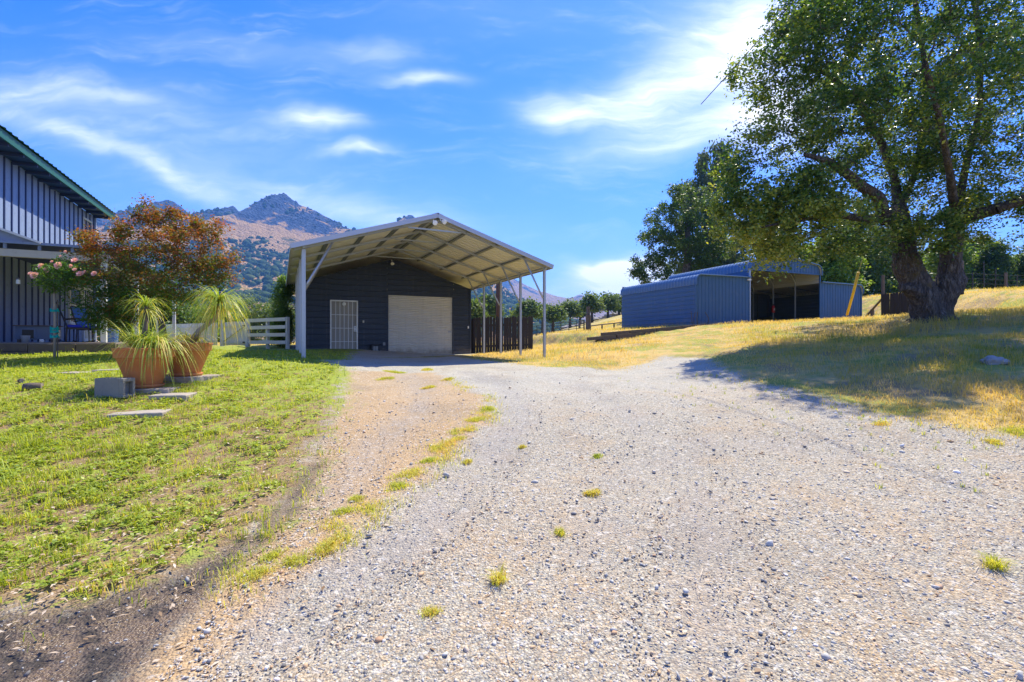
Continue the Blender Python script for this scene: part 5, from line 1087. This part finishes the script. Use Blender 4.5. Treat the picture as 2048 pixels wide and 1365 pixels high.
# ------------------------------------------------------------------ slabs, blocks, pots
M_strap = leafmat('strap_leaves', [(0, (.14, .23, .03)), (.45, (.32, .42, .05)), (.75, (.55, .56, .12)), (1, (.66, .48, .15))], .4, 2.0, .45)
def strap(origins, dirs, lens, wid, droop, r, nseg=8, rnd=None):
    """drooping strap leaves; returns V, F, rnd"""
    n = len(origins); P = origins.copy(); D = dirs / np.linalg.norm(dirs, axis=1)[:, None]; side = np.cross(D, [0, 0, 1.0]); side /= np.linalg.norm(side, axis=1)[:, None] + 1e-9
    rows = []; seg = lens / nseg
    for s in range(nseg + 1):
        w_ = wid * (1 - (s / nseg) ** 2 * .92) * .5; rows.append((P - side * w_[:, None], P + side * w_[:, None]))
        P = P + D * seg[:, None]; D = D + np.array([0, 0, -1.0]) * (droop * (1.1 + .0 * s) / nseg)[:, None] + r.normal(size=(n, 3)) * .035; D /= np.linalg.norm(D, axis=1)[:, None]
    Vv = np.stack([q for a in rows for q in a], 1); b = (np.arange(n) * 2 * (nseg + 1))[:, None]
    Fs = np.concatenate([np.stack([b[:, 0] + 2*s, b[:, 0] + 2*s+1, b[:, 0] + 2*s+3, b[:, 0] + 2*s+2], 1)[:, None] for s in range(nseg)], 1).reshape(-1, 4)
    return Vv.reshape(-1, 3), Fs, np.repeat(r.random(n) if rnd is None else rnd, nseg)
def strap_head(center, n, L, parent, name, up=.6, wid=.011, droop=2.4, seed=1, rad=.03, brown=.12, lean=(0, 0)):
    r = np.random.default_rng(seed); a = r.uniform(0, 6.28, n); el = np.arctan2(r.normal(up, .55, n), 1.0)
    d = np.stack([np.cos(a) * np.cos(el) + lean[0], np.sin(a) * np.cos(el) + lean[1], np.sin(el)], 1); o = np.array(center) + np.stack([np.cos(a) * rad * r.random(n), np.sin(a) * rad * r.random(n), r.uniform(-.03, .03, n)], 1)
    rn = np.where(r.random(n) < brown, .95, r.random(n) * .7); Vv, Fs, rv = strap(o, d, L * r.uniform(.55, 1.15, n), wid * r.uniform(.7, 1.2, n), droop * r.uniform(.7, 1.3, n), r, rnd=rn)
    return npmesh(name, Vv, Fs, M_strap, parent, {'rnd': ('FACE', rv)})
def pot(loc, Rr, h, label, seed):
    r = empty('flower_pot', loc, 0, label=label, cat='pot')
    rb_ = Rr * .53
    MB().lathe([(0, .0), (rb_ * 1.12, 0), (rb_ * 1.22, .035), (rb_ * 1.20, .05), (rb_ * 1.12, .045), (rb_ * 1.08, .02), (0, .02)], seg=48).build('saucer', M_terra, r, smooth=True)
    MB().lathe([(0, .021), (rb_ * .98, .021), (rb_, .03), (Rr * .90, h * .74), (Rr * .915, h * .75), (Rr * .97, h * .755), (Rr * .975, h * .77), (Rr * .99, h * .93), (Rr * 1.02, h * .965), (Rr * 1.02, h * .99), (Rr, h), (Rr * .93, h), (Rr * .92, h * .93), (0, h * .92)], seg=64).build('pot_body', M_terra, r, smooth=True)
    return r
PD = 7.0; s_ = PD / F
g1 = onp(290, PD, 0); P1 = (g1[0], g1[1], EYE - (775 - 682.5) / F * PD)
def slab(u, Y, zt, L, Wd, th, rz_, label, group=None, tilt=0):
    p = onp(u, Y, zt); o = MB().box(-L/2, L/2, -Wd/2, Wd/2, -th, 0)
    me = o.mesh('paver', M_paver); import bmesh; bm = bmesh.new(); bm.from_mesh(me); bmesh.ops.subdivide_edges(bm, edges=bm.edges, cuts=6, use_grid_fill=True)
    for v in bm.verts: v.co += Vector((mnoise.noise(v.co * 9), mnoise.noise(v.co * 9 + Vector((5, 0, 0))), mnoise.noise(v.co * 6 + Vector((0, 5, 0))) * .6)) * .012
    bm.to_mesh(me); bm.free(); q = link_mesh('paver', me, None, None, label=label, cat='paver', group=group); q.location = p; q.rotation_euler = (tilt, R(random.uniform(-1, 1)), rz_)
    bv = q.modifiers.new('b', 'BEVEL'); bv.width = .008; bv.limit_method = 'ANGLE'; return q
zt = P1[2]
def slab_at(u, v, dz, *a, **k): q = G(u, v); return slab(u, q[1], q[2] + dz, *a, **k)
slab(302, 6.98, zt - .002, .84, .62, .09, R(5), 'large rough concrete slab under the front terracotta pot')
slab(348, 6.62, zt - .055, .46, .34, .10, R(10), 'concrete slab jutting out just below the front terracotta pot')
slab(372, 7.75, zt + .112, .80, .7, .10, R(-8), 'concrete slab under the rear terracotta pot')
slab_at(281, 829, .03, .56, .30, .09, R(16), 'loose flat concrete slab lying alone in the weeds below the pots')
slab_at(166, 746, .012, .62, .38, .06, R(-6), 'pale stepping stone nearly buried in the lawn left of the pots')
slab_at(225, 741, .012, .45, .35, .06, R(8), 'pale stepping stone directly behind the concrete block')
p_1 = pot(P1, 51 * s_, 79 * s_, 'front terracotta pot of drooping ponytail palm beside the concrete block', 1)
hp = 79 * s_
MB().lathe([(0, 0), (.10, 0), (.12, .06), (.07, .14), (.03, .2), (0, .2)], seg=12).build('bulb', M_deck, p_1).location = (0, 0, hp * .9)
zt1 = EYE - (612 - 682.5) / F * PD - P1[2]
MB().tube([(0, 0, hp * .9), (.0, 0, hp + .2), (.03, 0, zt1)], [.05, .04, .032], 8).build('stem', M_timber, p_1, smooth=True)
strap_head((.03, 0, zt1), 85, .46, p_1, 'leaf_crown', 1.1, .011, 2.1, 3); strap_head((.03, 0, zt1 - .06), 45, .42, p_1, 'dry_leaves', -.5, .012, 1.6, 4, brown=.9)
strap_head((-.03, 0, hp + .02), 400, .58, p_1, 'lower_leaves', 1.3, .010, 1.45, 5, rad=.22, brown=.14); strap_head((.18, -.05, hp + .06), 160, .85, p_1, 'lower_leaves', .55, .012, 2.7, 6, rad=.15, brown=.25, lean=(.25, -.15))
P2Y = 7.75; g2 = onp(372, P2Y, 0); P2 = (g2[0], g2[1], EYE - (752 - 682.5) / F * P2Y + .0)
p_2 = pot(P2, 45 * P2Y / F, 66 * P2Y / F, 'rear terracotta pot with a leaning shaggy ponytail palm', 2); hp2 = 66 * P2Y / F
zt2 = EYE - (606 - 682.5) / F * P2Y - P2[2]; tx = (437 - 372) / F * P2Y
MB().tube([(.05, 0, hp2 * .9), (.22, 0, hp2 + .2), (tx - .05, 0, zt2 - .25), (tx, 0, zt2)], [.06, .045, .035, .03], 8).build('stem', M_deck, p_2, smooth=True)
strap_head((tx, 0, zt2), 260, .74, p_2, 'leaf_crown', 1.0, .012, 2.7, 8, brown=.06); strap_head((tx, 0, zt2 - .08), 120, .8, p_2, 'dry_leaves', -.1, .011, 2.6, 9, brown=.7)
strap_head((.05, 0, hp2 + .04), 170, .45, p_2, 'lower_leaves', .9, .011, 2.2, 10, rad=.15, brown=.3)
# concrete block
bY = 6.48; bz = gz((226 - 1024) / F * 6.48, 6.48) - .01; cb = empty('concrete_block', onp(226, bY, bz), R(-8), label='grey hollow concrete block standing left of the front terracotta pot', cat='block')
import bmesh
mb = MB(); mb.box(-.225, .225, -.10, -.065, 0, .26); mb.box(-.225, .225, .065, .10, 0, .26)
for xx in (-.225, -.02, .19): mb.box(xx, xx + .035, -.0648, .0648, 0, .26)
mb.build('block_body', M_conc, cb, bevel=.005); cb.scale = (.84, .9, 1)
MB().box(.226, .30, -.10, .10, 0, .045).box(.226, .30, -.10, .10, .215, .26).box(.226, .30, -.10, -.06, .046, .214).box(.226, .30, .06, .10, .046, .214).build('end_web', M_conc, cb, bevel=.006)
def log(u, v, Y, L, r, rz_, label, sd):
    p = onp(u, Y); z = gz(p[0], p[1]); root = empty('cut_log', (p[0], p[1], z + r * .7), rz_, label=label, cat='log'); n = 10
    MB().tube([(-L/2, 0, 0), (0, .01, .005), (L/2, 0, 0)], [r, r * 1.04, r * .95], 12).build('bark', M_timber, root, smooth=True)
    MB().tube([(L/2 - .001, 0, 0), (L/2 + .004, 0, 0)], r * .86, 12).build('cut_face', M_deck, root); MB().tube([(-L/2 - .004, 0, 0), (-L/2 + .001, 0, 0)], r * .86, 12).build('cut_face', M_deck, root)
log(66, 776, G(66, 780)[1], .19, .055, R(25), 'short cut log with a dark hollow end lying in the lawn at left', 1)
log(42, 762, G(42, 766)[1], .09, .035, R(-30), 'small dark wood chunk behind the cut log in the lawn', 2)

# ------------------------------------------------------------------ gravel stones, grass, weeds
HID = [(P1[0], P1[1], .42), (P2[0], P2[1], .36)]
def persp_points(n, y0, y1, half=1.16, r=rng, power=1.0):
    """random ground points, denser near the viewer"""
    if power == 1.0: Y = y0 * (y1 / y0) ** r.random(n)
    else: Y = y0 + (y1 - y0) * r.random(n) ** power
    X = r.uniform(-half, half, n) * (Y + .8); return X, Y
def pebbles():
    n = 92000; X, Y = persp_points(n, 1.25, 10)
    lw = sdist(X, Y, P_lawn); rg = sdist(X, Y, P_right); mu = sdist(X, Y, P_mud)
    rt = np.min([linedist(X, Y, rl) for rl in RUTS], 0); keep = (rng.random(n) < 1 - .97 * sm(Y, 3.2, 10)) & ((rt > .25) | (rng.random(n) < .45)) & (lw < .05) & (rg < .1) & ((mu < -.05) | (rng.random(n) < .10)); X, Y, mu = X[keep], Y[keep], mu[keep]; m = len(X)
    s = .0029 * np.exp(rng.normal(0, .48, m)) * (1 + .10 * Y); big = rng.random(m) < .010; s[big] *= 2.3; s = np.minimum(s, .026)
    sc3 = s[:, None] * np.stack([rng.uniform(.9, 1.7, m), rng.uniform(.7, 1.1, m), rng.uniform(.35, .75, m)], 1)
    Z = H(X, Y) + s * .12; Rm = rotz(rng.uniform(0, 6.28, m)); tl = rand_rot(m); small = rng.random(m) < .35; Rm[small] = tl[small]
    TV = ICO_V * (1 + .12 * np.random.default_rng(2).normal(size=(12, 1)))
    Vv, Fs = stamp(TV, ICO_F, np.stack([X, Y, Z], 1), Rm, sc3)
    mt = bpy.data.materials.new('river_pebbles'); mt.use_nodes = True; t = NT(mt.node_tree); bs = t.n['Principled BSDF']
    c = t.ramp(t.attr('rnd'), [(0, (.12, .11, .10)), (.10, (.27, .25, .225)), (.4, (.44, .42, .37)), (.6, (.55, .52, .45)), (.74, (.58, .50, .39)), (.86, (.55, .38, .21)), (.93, (.46, .27, .14)), (1, (.80, .78, .74))])
    t.set(bs.inputs['Base Color'], c); bs.inputs['Roughness'].default_value = .72
    npmesh('gravel_stones', Vv, Fs, mt, None, {'rnd': ('FACE', np.repeat(rng.random(m) * np.where(mu > 0, .35, 1), 20))}, smooth=True, kind='stuff', label='loose grey and tan river gravel over the driveway')
pebbles()
M_lawnb = leafmat('lawn_blades', [(0, (.20, .28, .02)), (.35, (.34, .43, .04)), (.65, (.52, .55, .08)), (.88, (.66, .52, .15)), (1, (.64, .42, .20))], .45, 2.6, .5)
M_dryb = leafmat('dry_meadow_blades', [(0, (.10, .17, .02)), (.28, (.24, .29, .035)), (.5, (.50, .41, .10)), (.75, (.64, .46, .17)), (1, (.72, .58, .33))], .4, .55, .6)
M_weed = leafmat('weed_leaves', [(0, (.17, .27, .03)), (.5, (.34, .43, .05)), (1, (.52, .56, .10))], .45, 1.5)
def avoid(X, Y):
    k = np.ones(len(X), bool)
    for (x, y, r_) in HID: k &= np.hypot(X - x, Y - y) > r_
    lx = (X - GO[0]) * math.cos(AX) + (Y - GO[1]) * math.sin(AX); ly = -(X - GO[0]) * math.sin(AX) + (Y - GO[1]) * math.cos(AX)
    k &= ~((lx > -.02) & (lx < W_ + .05) & (ly > -.12) & (ly < GL))
    lx = (X - BO[0]) * math.cos(BA) + (Y - BO[1]) * math.sin(BA); ly = -(X - BO[0]) * math.sin(BA) + (Y - BO[1]) * math.cos(BA)
    k &= ~((lx > -.05) & (lx < x3 + .05) & (ly > .02) & (ly < BD))
    lx = (X - HO[0]) * math.cos(AX) + (Y - HO[1]) * math.sin(AX); ly = -(X - HO[0]) * math.sin(AX) + (Y - HO[1]) * math.cos(AX)
    k &= ~((lx < 3.0) & (ly > PYN - .4) & (ly < .3))
    k &= np.hypot(X - OB[0], Y - OB[1]) > .75
    for (u, y, hx, hy) in ((302, 6.98, .46, .33), (348, 6.62, .25, .18), (281, G(281, 829)[1], .29, .16), (372, 7.75, .42, .37), (226, 6.48, .26, .11), (166, G(166, 746)[1], .3, .17), (225, G(225, 741)[1], .22, .16)):
        k &= ~((np.abs(X - (u - 1024) / F * y) < hx * .86) & (np.abs(Y - y) < hy * .82))
    return k
def vnoise(X, Y, s, seed):
    return fbm2(X, Y, s, 3, seed)
def lawn_grass():
    n = 360000; X, Y = persp_points(n, 1.6, 15); X = -np.abs(X); d = sdist(X, Y, P_lawn); mu = sdist(X, Y, P_mud)
    f = vnoise(X, Y, 9.5, 90) * .6 + vnoise(X, Y, 24, 91) * .5 + .25
    edge = np.where(X > -3.6, .85, .4); k = (d > np.abs(rng.normal(0, 1, n)) * edge - .25) & (f > rng.normal(.30, .2, n) + .22 * sm(X, -4.5, -2) ) & avoid(X, Y) & ((mu < .1) | (rng.random(n) < .10)); X, Y, f = X[k], Y[k], f[k]; m = len(X)
    h = rng.uniform(.02, .06, m) * (1 + .6 * (rng.random(m) < .1)) * (1 + .25 * np.clip(f, 0, 1)); tall = (rng.random(m) < .006) & (X < -2.5); h[tall] = rng.uniform(.12, .26, tall.sum())
    dryp = sm(X, -4.5, -1.2) * .45 + .15
    r_ = np.clip(rng.random(m) * .65 + np.where(rng.random(m) < dryp * .55, .35, 0), 0, 1)
    blades(np.stack([X, Y, H(X, Y)], 1), h, rng.uniform(.0028, .0055, m) * (1 + .10 * Y), h * rng.uniform(.2, 1.3, m), rng.uniform(0, 6.28, m), M_lawnb, 'lawn_grass', rnd=r_, kind='stuff', label='sunlit yellow green lawn grass between the house and the drive')
lawn_grass()
def weeds():
    n = 40000; X, Y = persp_points(n, 1.7, 12); X = -np.abs(X); d = sdist(X, Y, P_lawn); mu = sdist(X, Y, P_mud); f = vnoise(X, Y, 6.5, 92) * .6 + vnoise(X, Y, 17, 93) * .6 + .2
    k = (d > np.where(X > -3.6, np.abs(rng.normal(0, .6, n)), .0)) & (f > rng.normal(.28, .14, n) + .15 * sm(X, -4.5, -2)) & avoid(X, Y) & (mu < 0); X, Y = X[k], Y[k]; m = len(X)
    Z = H(X, Y) + rng.uniform(.012, .035, m); TV = LEAF_V; per = 7
    cx, cy, cz = np.repeat(X, per), np.repeat(Y, per), np.repeat(Z, per); a = rng.uniform(0, 6.28, m * per)
    Rm = rotz(a); t = rng.uniform(-.7, .15, m * per); c, s = np.cos(t), np.sin(t); z = np.zeros_like(c); o = np.ones_like(c)
    Rm = Rm @ np.stack([np.stack([c, z, s], -1), np.stack([z, o, z], -1), np.stack([-s, z, c], -1)], -2)
    P = np.stack([cx + rng.normal(size=m*per) * .012, cy + rng.normal(size=m*per) * .012, cz], 1)
    Vv, Fs = stamp(TV, LEAF_F, P, Rm, rng.uniform(.014, .034, m * per) * (1 + .05 * cy))
    npmesh('lawn_weeds', Vv, Fs, M_weed, None, {'rnd': ('FACE', rng.random(m * per))}, kind='stuff', label='low bright green clover and broadleaf weeds in the lawn')
weeds()
def litter():
    n = 30000; X, Y = persp_points(n, 1.7, 12); d = sdist(X, Y, P_lawn); rg = sdist(X, Y, P_right)
    k = ((d > -.3) & (rng.random(n) < .35 + .65 * sm(X, -4, -1.5))) | (rng.random(n) < .06); k &= (sdist(X, Y, P_mud) < 0) | (rng.random(n) < .2); k &= avoid(X, Y); X, Y = X[k], Y[k]; m = len(X)
    Rm = rotz(rng.uniform(0, 6.28, m)) @ (np.eye(3)[None] + rng.normal(size=(m, 3, 3)) * .12)
    Vv, Fs = stamp(LEAF_V, LEAF_F, np.stack([X, Y, H(X, Y) + rng.uniform(.008, .04, m) * (d[k] > 0)], 1), Rm, np.stack([rng.uniform(.02, .05, m), rng.uniform(.012, .03, m), np.full(m, .03)], 1))
    mt = leafmat('dry_leaf_litter', [(0, (.16, .09, .04)), (.5, (.42, .30, .18)), (1, (.68, .58, .46))], .15, 2, .7); npmesh('leaf_litter', Vv, Fs, mt, None, {'rnd': ('FACE', rng.random(m))}, kind='stuff', label='small dry tan leaves scattered over lawn edge and drive')
    n = 1300; X, Y = persp_points(n, 1.5, 9); k = avoid(X, Y) & ((sdist(X, Y, P_mud) < -.1) | (rng.random(n) < .15)); X, Y = X[k], Y[k]; m = len(X); L = rng.uniform(.03, .11, m); w_ = rng.uniform(.0007, .0015, m)
    Vv, Fs = stamp(np.array([(0, -1, 0), (1, -1, 0), (1, 1, 0), (0, 1, 0)], float), np.array([(0, 1, 2, 3)]), np.stack([X, Y, H(X, Y) + .013], 1), rotz(rng.uniform(0, 6.28, m)), np.stack([L, w_, np.ones(m)], 1))
    npmesh('straw_litter', Vv, Fs, mt, None, {'rnd': ('FACE', .5 + .5 * rng.random(m))}, kind='stuff', label='bits of pale straw lying on the gravel')
litter()
def meadow():
    n = 330000; X, Y = persp_points(n, 4.2, 62, half=1.14); d = sdist(X, Y, P_right)
    f = vnoise(X, Y, .8, 70) * .5 + vnoise(X, Y, 3.0, 71) * .45 + .5
    k = (d > rng.normal(.05, .28, n)) & (f > rng.normal(.1, .2, n) + .55 * (vnoise(X, Y, 1.3, 79) > .18) * (Y < 20) * (X > 3.5)) & avoid(X, Y); k &= ~((X < -1.4) & (Y < 24) & (X > -9)); X, Y, f, d = X[k], Y[k], f[k], d[k]; m = len(X)
    shade = np.exp(-(((X - 12) / 5) ** 2 + ((Y - 13.0) / 4) ** 2)); edge = sm(d, 0, 2.0)
    h = rng.uniform(.035, .12, m) * (.45 + .55 * edge) * (1 + 1.3 * np.exp(-(((X - 12.5) / 5) ** 2 + ((Y - 12.7) / 1.5) ** 2))) * (1 + .018 * Y) * (1 + .5 * sm(vnoise(X, Y, .9, 73), .2, .9))
    path = sm(-np.abs((X - 4.5) - .33 * (Y - 11)) , -1.9, -.7) * sm(Y, 10, 12) ; h *= 1 - .7 * path * (Y < 24)
    gfac = np.clip(.52 - .12 * shade - .22 * sm(vnoise(X, Y, .5, 75), -.2, .7) + .20 * (vnoise(X, Y, 1.7, 76) > .15), 0, .75)
    gfac = np.where(Y > 26, gfac * .75 + .08, gfac)
    r_ = np.clip(gfac + rng.random(m) * .42, 0, 1); lean = h * rng.uniform(.3, 1.5, m) * np.where(shade > .3, .9, 1)
    blades(np.stack([X, Y, H(X, Y)], 1), h, rng.uniform(.0022, .0042, m) * (1 + .13 * Y), np.minimum(lean, h * 1.2), rng.normal(3.4, 1.5, m), M_dryb, 'meadow_grass', rnd=r_, kind='stuff', label='yellow dry meadow grass with green patches covering the bank')
meadow()
def tuft(p, rad_, n, h, label, mat=M_lawnb, dry=.3, group='weed tufts along the wheel track'):
    a = rng.uniform(0, 6.28, n); nc = 14; ca = rng.uniform(0, 6.28, nc); cr = rad_ * .95 * rng.random(nc) ** .8; ci = rng.integers(0, nc, n); th = rng.uniform(0, 3.14)
    ox, oy = cr[ci] * np.cos(ca[ci]) + rng.normal(0, .16 * rad_ + .008, n), cr[ci] * np.sin(ca[ci]) * .55 + rng.normal(0, .13 * rad_ + .008, n)
    th = .9; X = p[0] + ox * math.cos(th) - oy * math.sin(th); Y = p[1] + ox * math.sin(th) + oy * math.cos(th); hh = h * rng.uniform(.3, 1.2, n) * np.exp(-.3 * (np.hypot(ox, oy) / rad_)); o = H(X, Y)
    blades(np.stack([X, Y, o], 1), hh, rng.uniform(.0022, .0038, n) * (1 + .1 * p[1]), hh * rng.uniform(.4, 1.6, n), a + rng.normal(0, .6, n), mat, 'weed_tuft', rnd=np.clip(dry + rng.random(n) * .5, 0, 1), label=label, cat='weed', group=group)
tl = [(968, 822, .16, 'yellow green weed tuft at the outer bend of the wheel track'), (950, 840, .17, 'weed tuft just below the topmost one of the wheel track'), (928, 862, .17, 'thick weed tuft in the curving wheel track, third from the garage'), (885, 893, .15, 'tuft of yellow weeds half way along the wheel track'), (915, 880, .1, 'small tuft joining two larger weeds on the wheel track'),
      (860, 922, .12, 'flat green weed tuft beside the tan track'), (815, 950, .17, 'largest brownish weed clump in the middle of the drive'), (795, 975, .12, 'lower half of the brownish weed clump in the drive'), (710, 1000, .07, 'small bright green tuft left of the brown clump'), (690, 1027, .09, 'spreading green weed near the left wheel rut'), (672, 1085, .12, 'ragged yellow weed clump above the mud'), (655, 1100, .09, 'flat weed just under the ragged clump'),
      (590, 1125, .10, 'green weed clump at the edge of the wet mud'), (545, 1118, .08, 'bright grassy tuft nearest the wet mud'), (520, 1150, .10, 'yellowing weed spreading over damp soil'), (790, 745, .25, 'low green grass patch in the gravel in front of the garage'), (770, 758, .2, 'yellow grass patch left of the low green one'), (860, 775, .16, 'thin dry grass patch in the tan track'), (895, 760, .14, 'pale grass patch right of the thin dry one'), (858, 740, .2, 'faint grass strip near the garage shadow'),
      (1000, 1165, .04, 'small upright yellow plant alone in the gravel'), (1195, 915, .06, 'little green weed alone in mid gravel'), (1187, 988, .06, 'flat dry yellow weed in mid gravel'), (1175, 700 + 290, .03, 'tiny dry sprig beside the flat yellow weed'), (1990, 1140, .05, 'green sprout in brown soil near the right edge'), (2030, 860, .2, 'green grass patch on the gravel at the far right edge'), (1985, 885, .10, 'tiny clover patch in gravel at right'), (1760, 850, .12, 'sparse grass on gravel just below the oak shadow'),
      (1045, 895, .04, 'small sprig near the centre of the gravel'), (935, 1005 - 80, .05, 'tan flattened weed beside the track'), (860, 1230, .05, 'dry yellowish weed low in the gravel foreground'), (1120, 1068, .04, 'faint dry sprig in the lower gravel')]
for (u, v, r_, lb) in tl:
    dry = .30 if 'green' in lb else .48; up_r = 'upright' in lb or 'sprout' in lb; tuft(G(u, v), r_, int(35 + 3000 * r_), .09 if up_r else .03 + .06 * r_, lb, dry=dry)
for (u, v, lb) in ((250, 770, 'clump of tall green grass growing against the concrete block'), (60, 900, 'tall thin green grass spray in the left lawn'), (243, 905, 'upright seeding grass spray low in the lawn')): 
    tuft(G(u, v), .12, 160, .24, lb, dry=.0, group='tall grass sprays in the lawn')
def track_grass():
    line = np.array([G(u, v)[:2] for u, v in ((905, 760), (958, 790), (975, 818), (950, 850), (910, 882), (860, 925), (815, 965), (745, 1005), (690, 1050), (650, 1090), (560, 1125), (505, 1160))]); n = 15000
    i = rng.integers(0, len(line) - 1, n); t = rng.random(n)[:, None]; P = line[i] * (1 - t) + line[i + 1] * t + rng.normal(0, .075, (n, 2)) * (1 + .8 * rng.random((n, 1)))
    f = vnoise(P[:, 0], P[:, 1], 5.0, 97); k = f > rng.normal(.12, .15, n); X, Y = P[k].T; m = len(X); h = rng.uniform(.012, .05, m)
    blades(np.stack([X, Y, H(X, Y)], 1), h, rng.uniform(.002, .004, m) * (1 + .1 * Y), h * rng.uniform(.3, 1.4, m), rng.uniform(0, 6.28, m), M_lawnb, 'track_grass', rnd=.52 + .48 * rng.random(m), kind='stuff', label='thin yellowing grass growing between the curved wheel tracks')
track_grass()
# fringe of small sprouts on the right side of the gravel
def sprouts():
    n = 1500; X, Y = rng.uniform(2, 9, n), rng.uniform(2.5, 9, n); d = sdist(X, Y, P_right); k = (d < 0) & (rng.random(n) < np.exp(d / .9)) & (X < 1.1 * Y); X, Y = X[k], Y[k]; per = 7; m = len(X) * per
    cx, cy = np.repeat(X, per) + rng.normal(size=m) * .014, np.repeat(Y, per) + rng.normal(size=m) * .014; h = rng.uniform(.02, .06, m)
    blades(np.stack([cx, cy, H(cx, cy)], 1), h, rng.uniform(.003, .006, m), h * rng.uniform(.2, 1, m), rng.uniform(0, 6.28, m), M_lawnb, 'gravel_sprouts', rnd=.2 + .6 * rng.random(m), kind='stuff', label='sparse tiny sprouts coming up through the gravel at right')
sprouts()
# flowering stems at the barn corner
for i, (u, v) in enumerate(((1388, 652), (1395, 652), (1415, 650), (1385, 655))):
    p = gp(u, 23.6); q = empty('dry_stalk', p, 0, label='dry brown weed stalk at the near corner of the barn', cat='weed', group='dry stalks at the barn corner')
    MB().tube([(0, 0, 0), (random.uniform(-.1, .1), 0, .35), (random.uniform(-.15, .15), 0, random.uniform(.5, .75))], .018, 5).build('stem', M_timber, q)
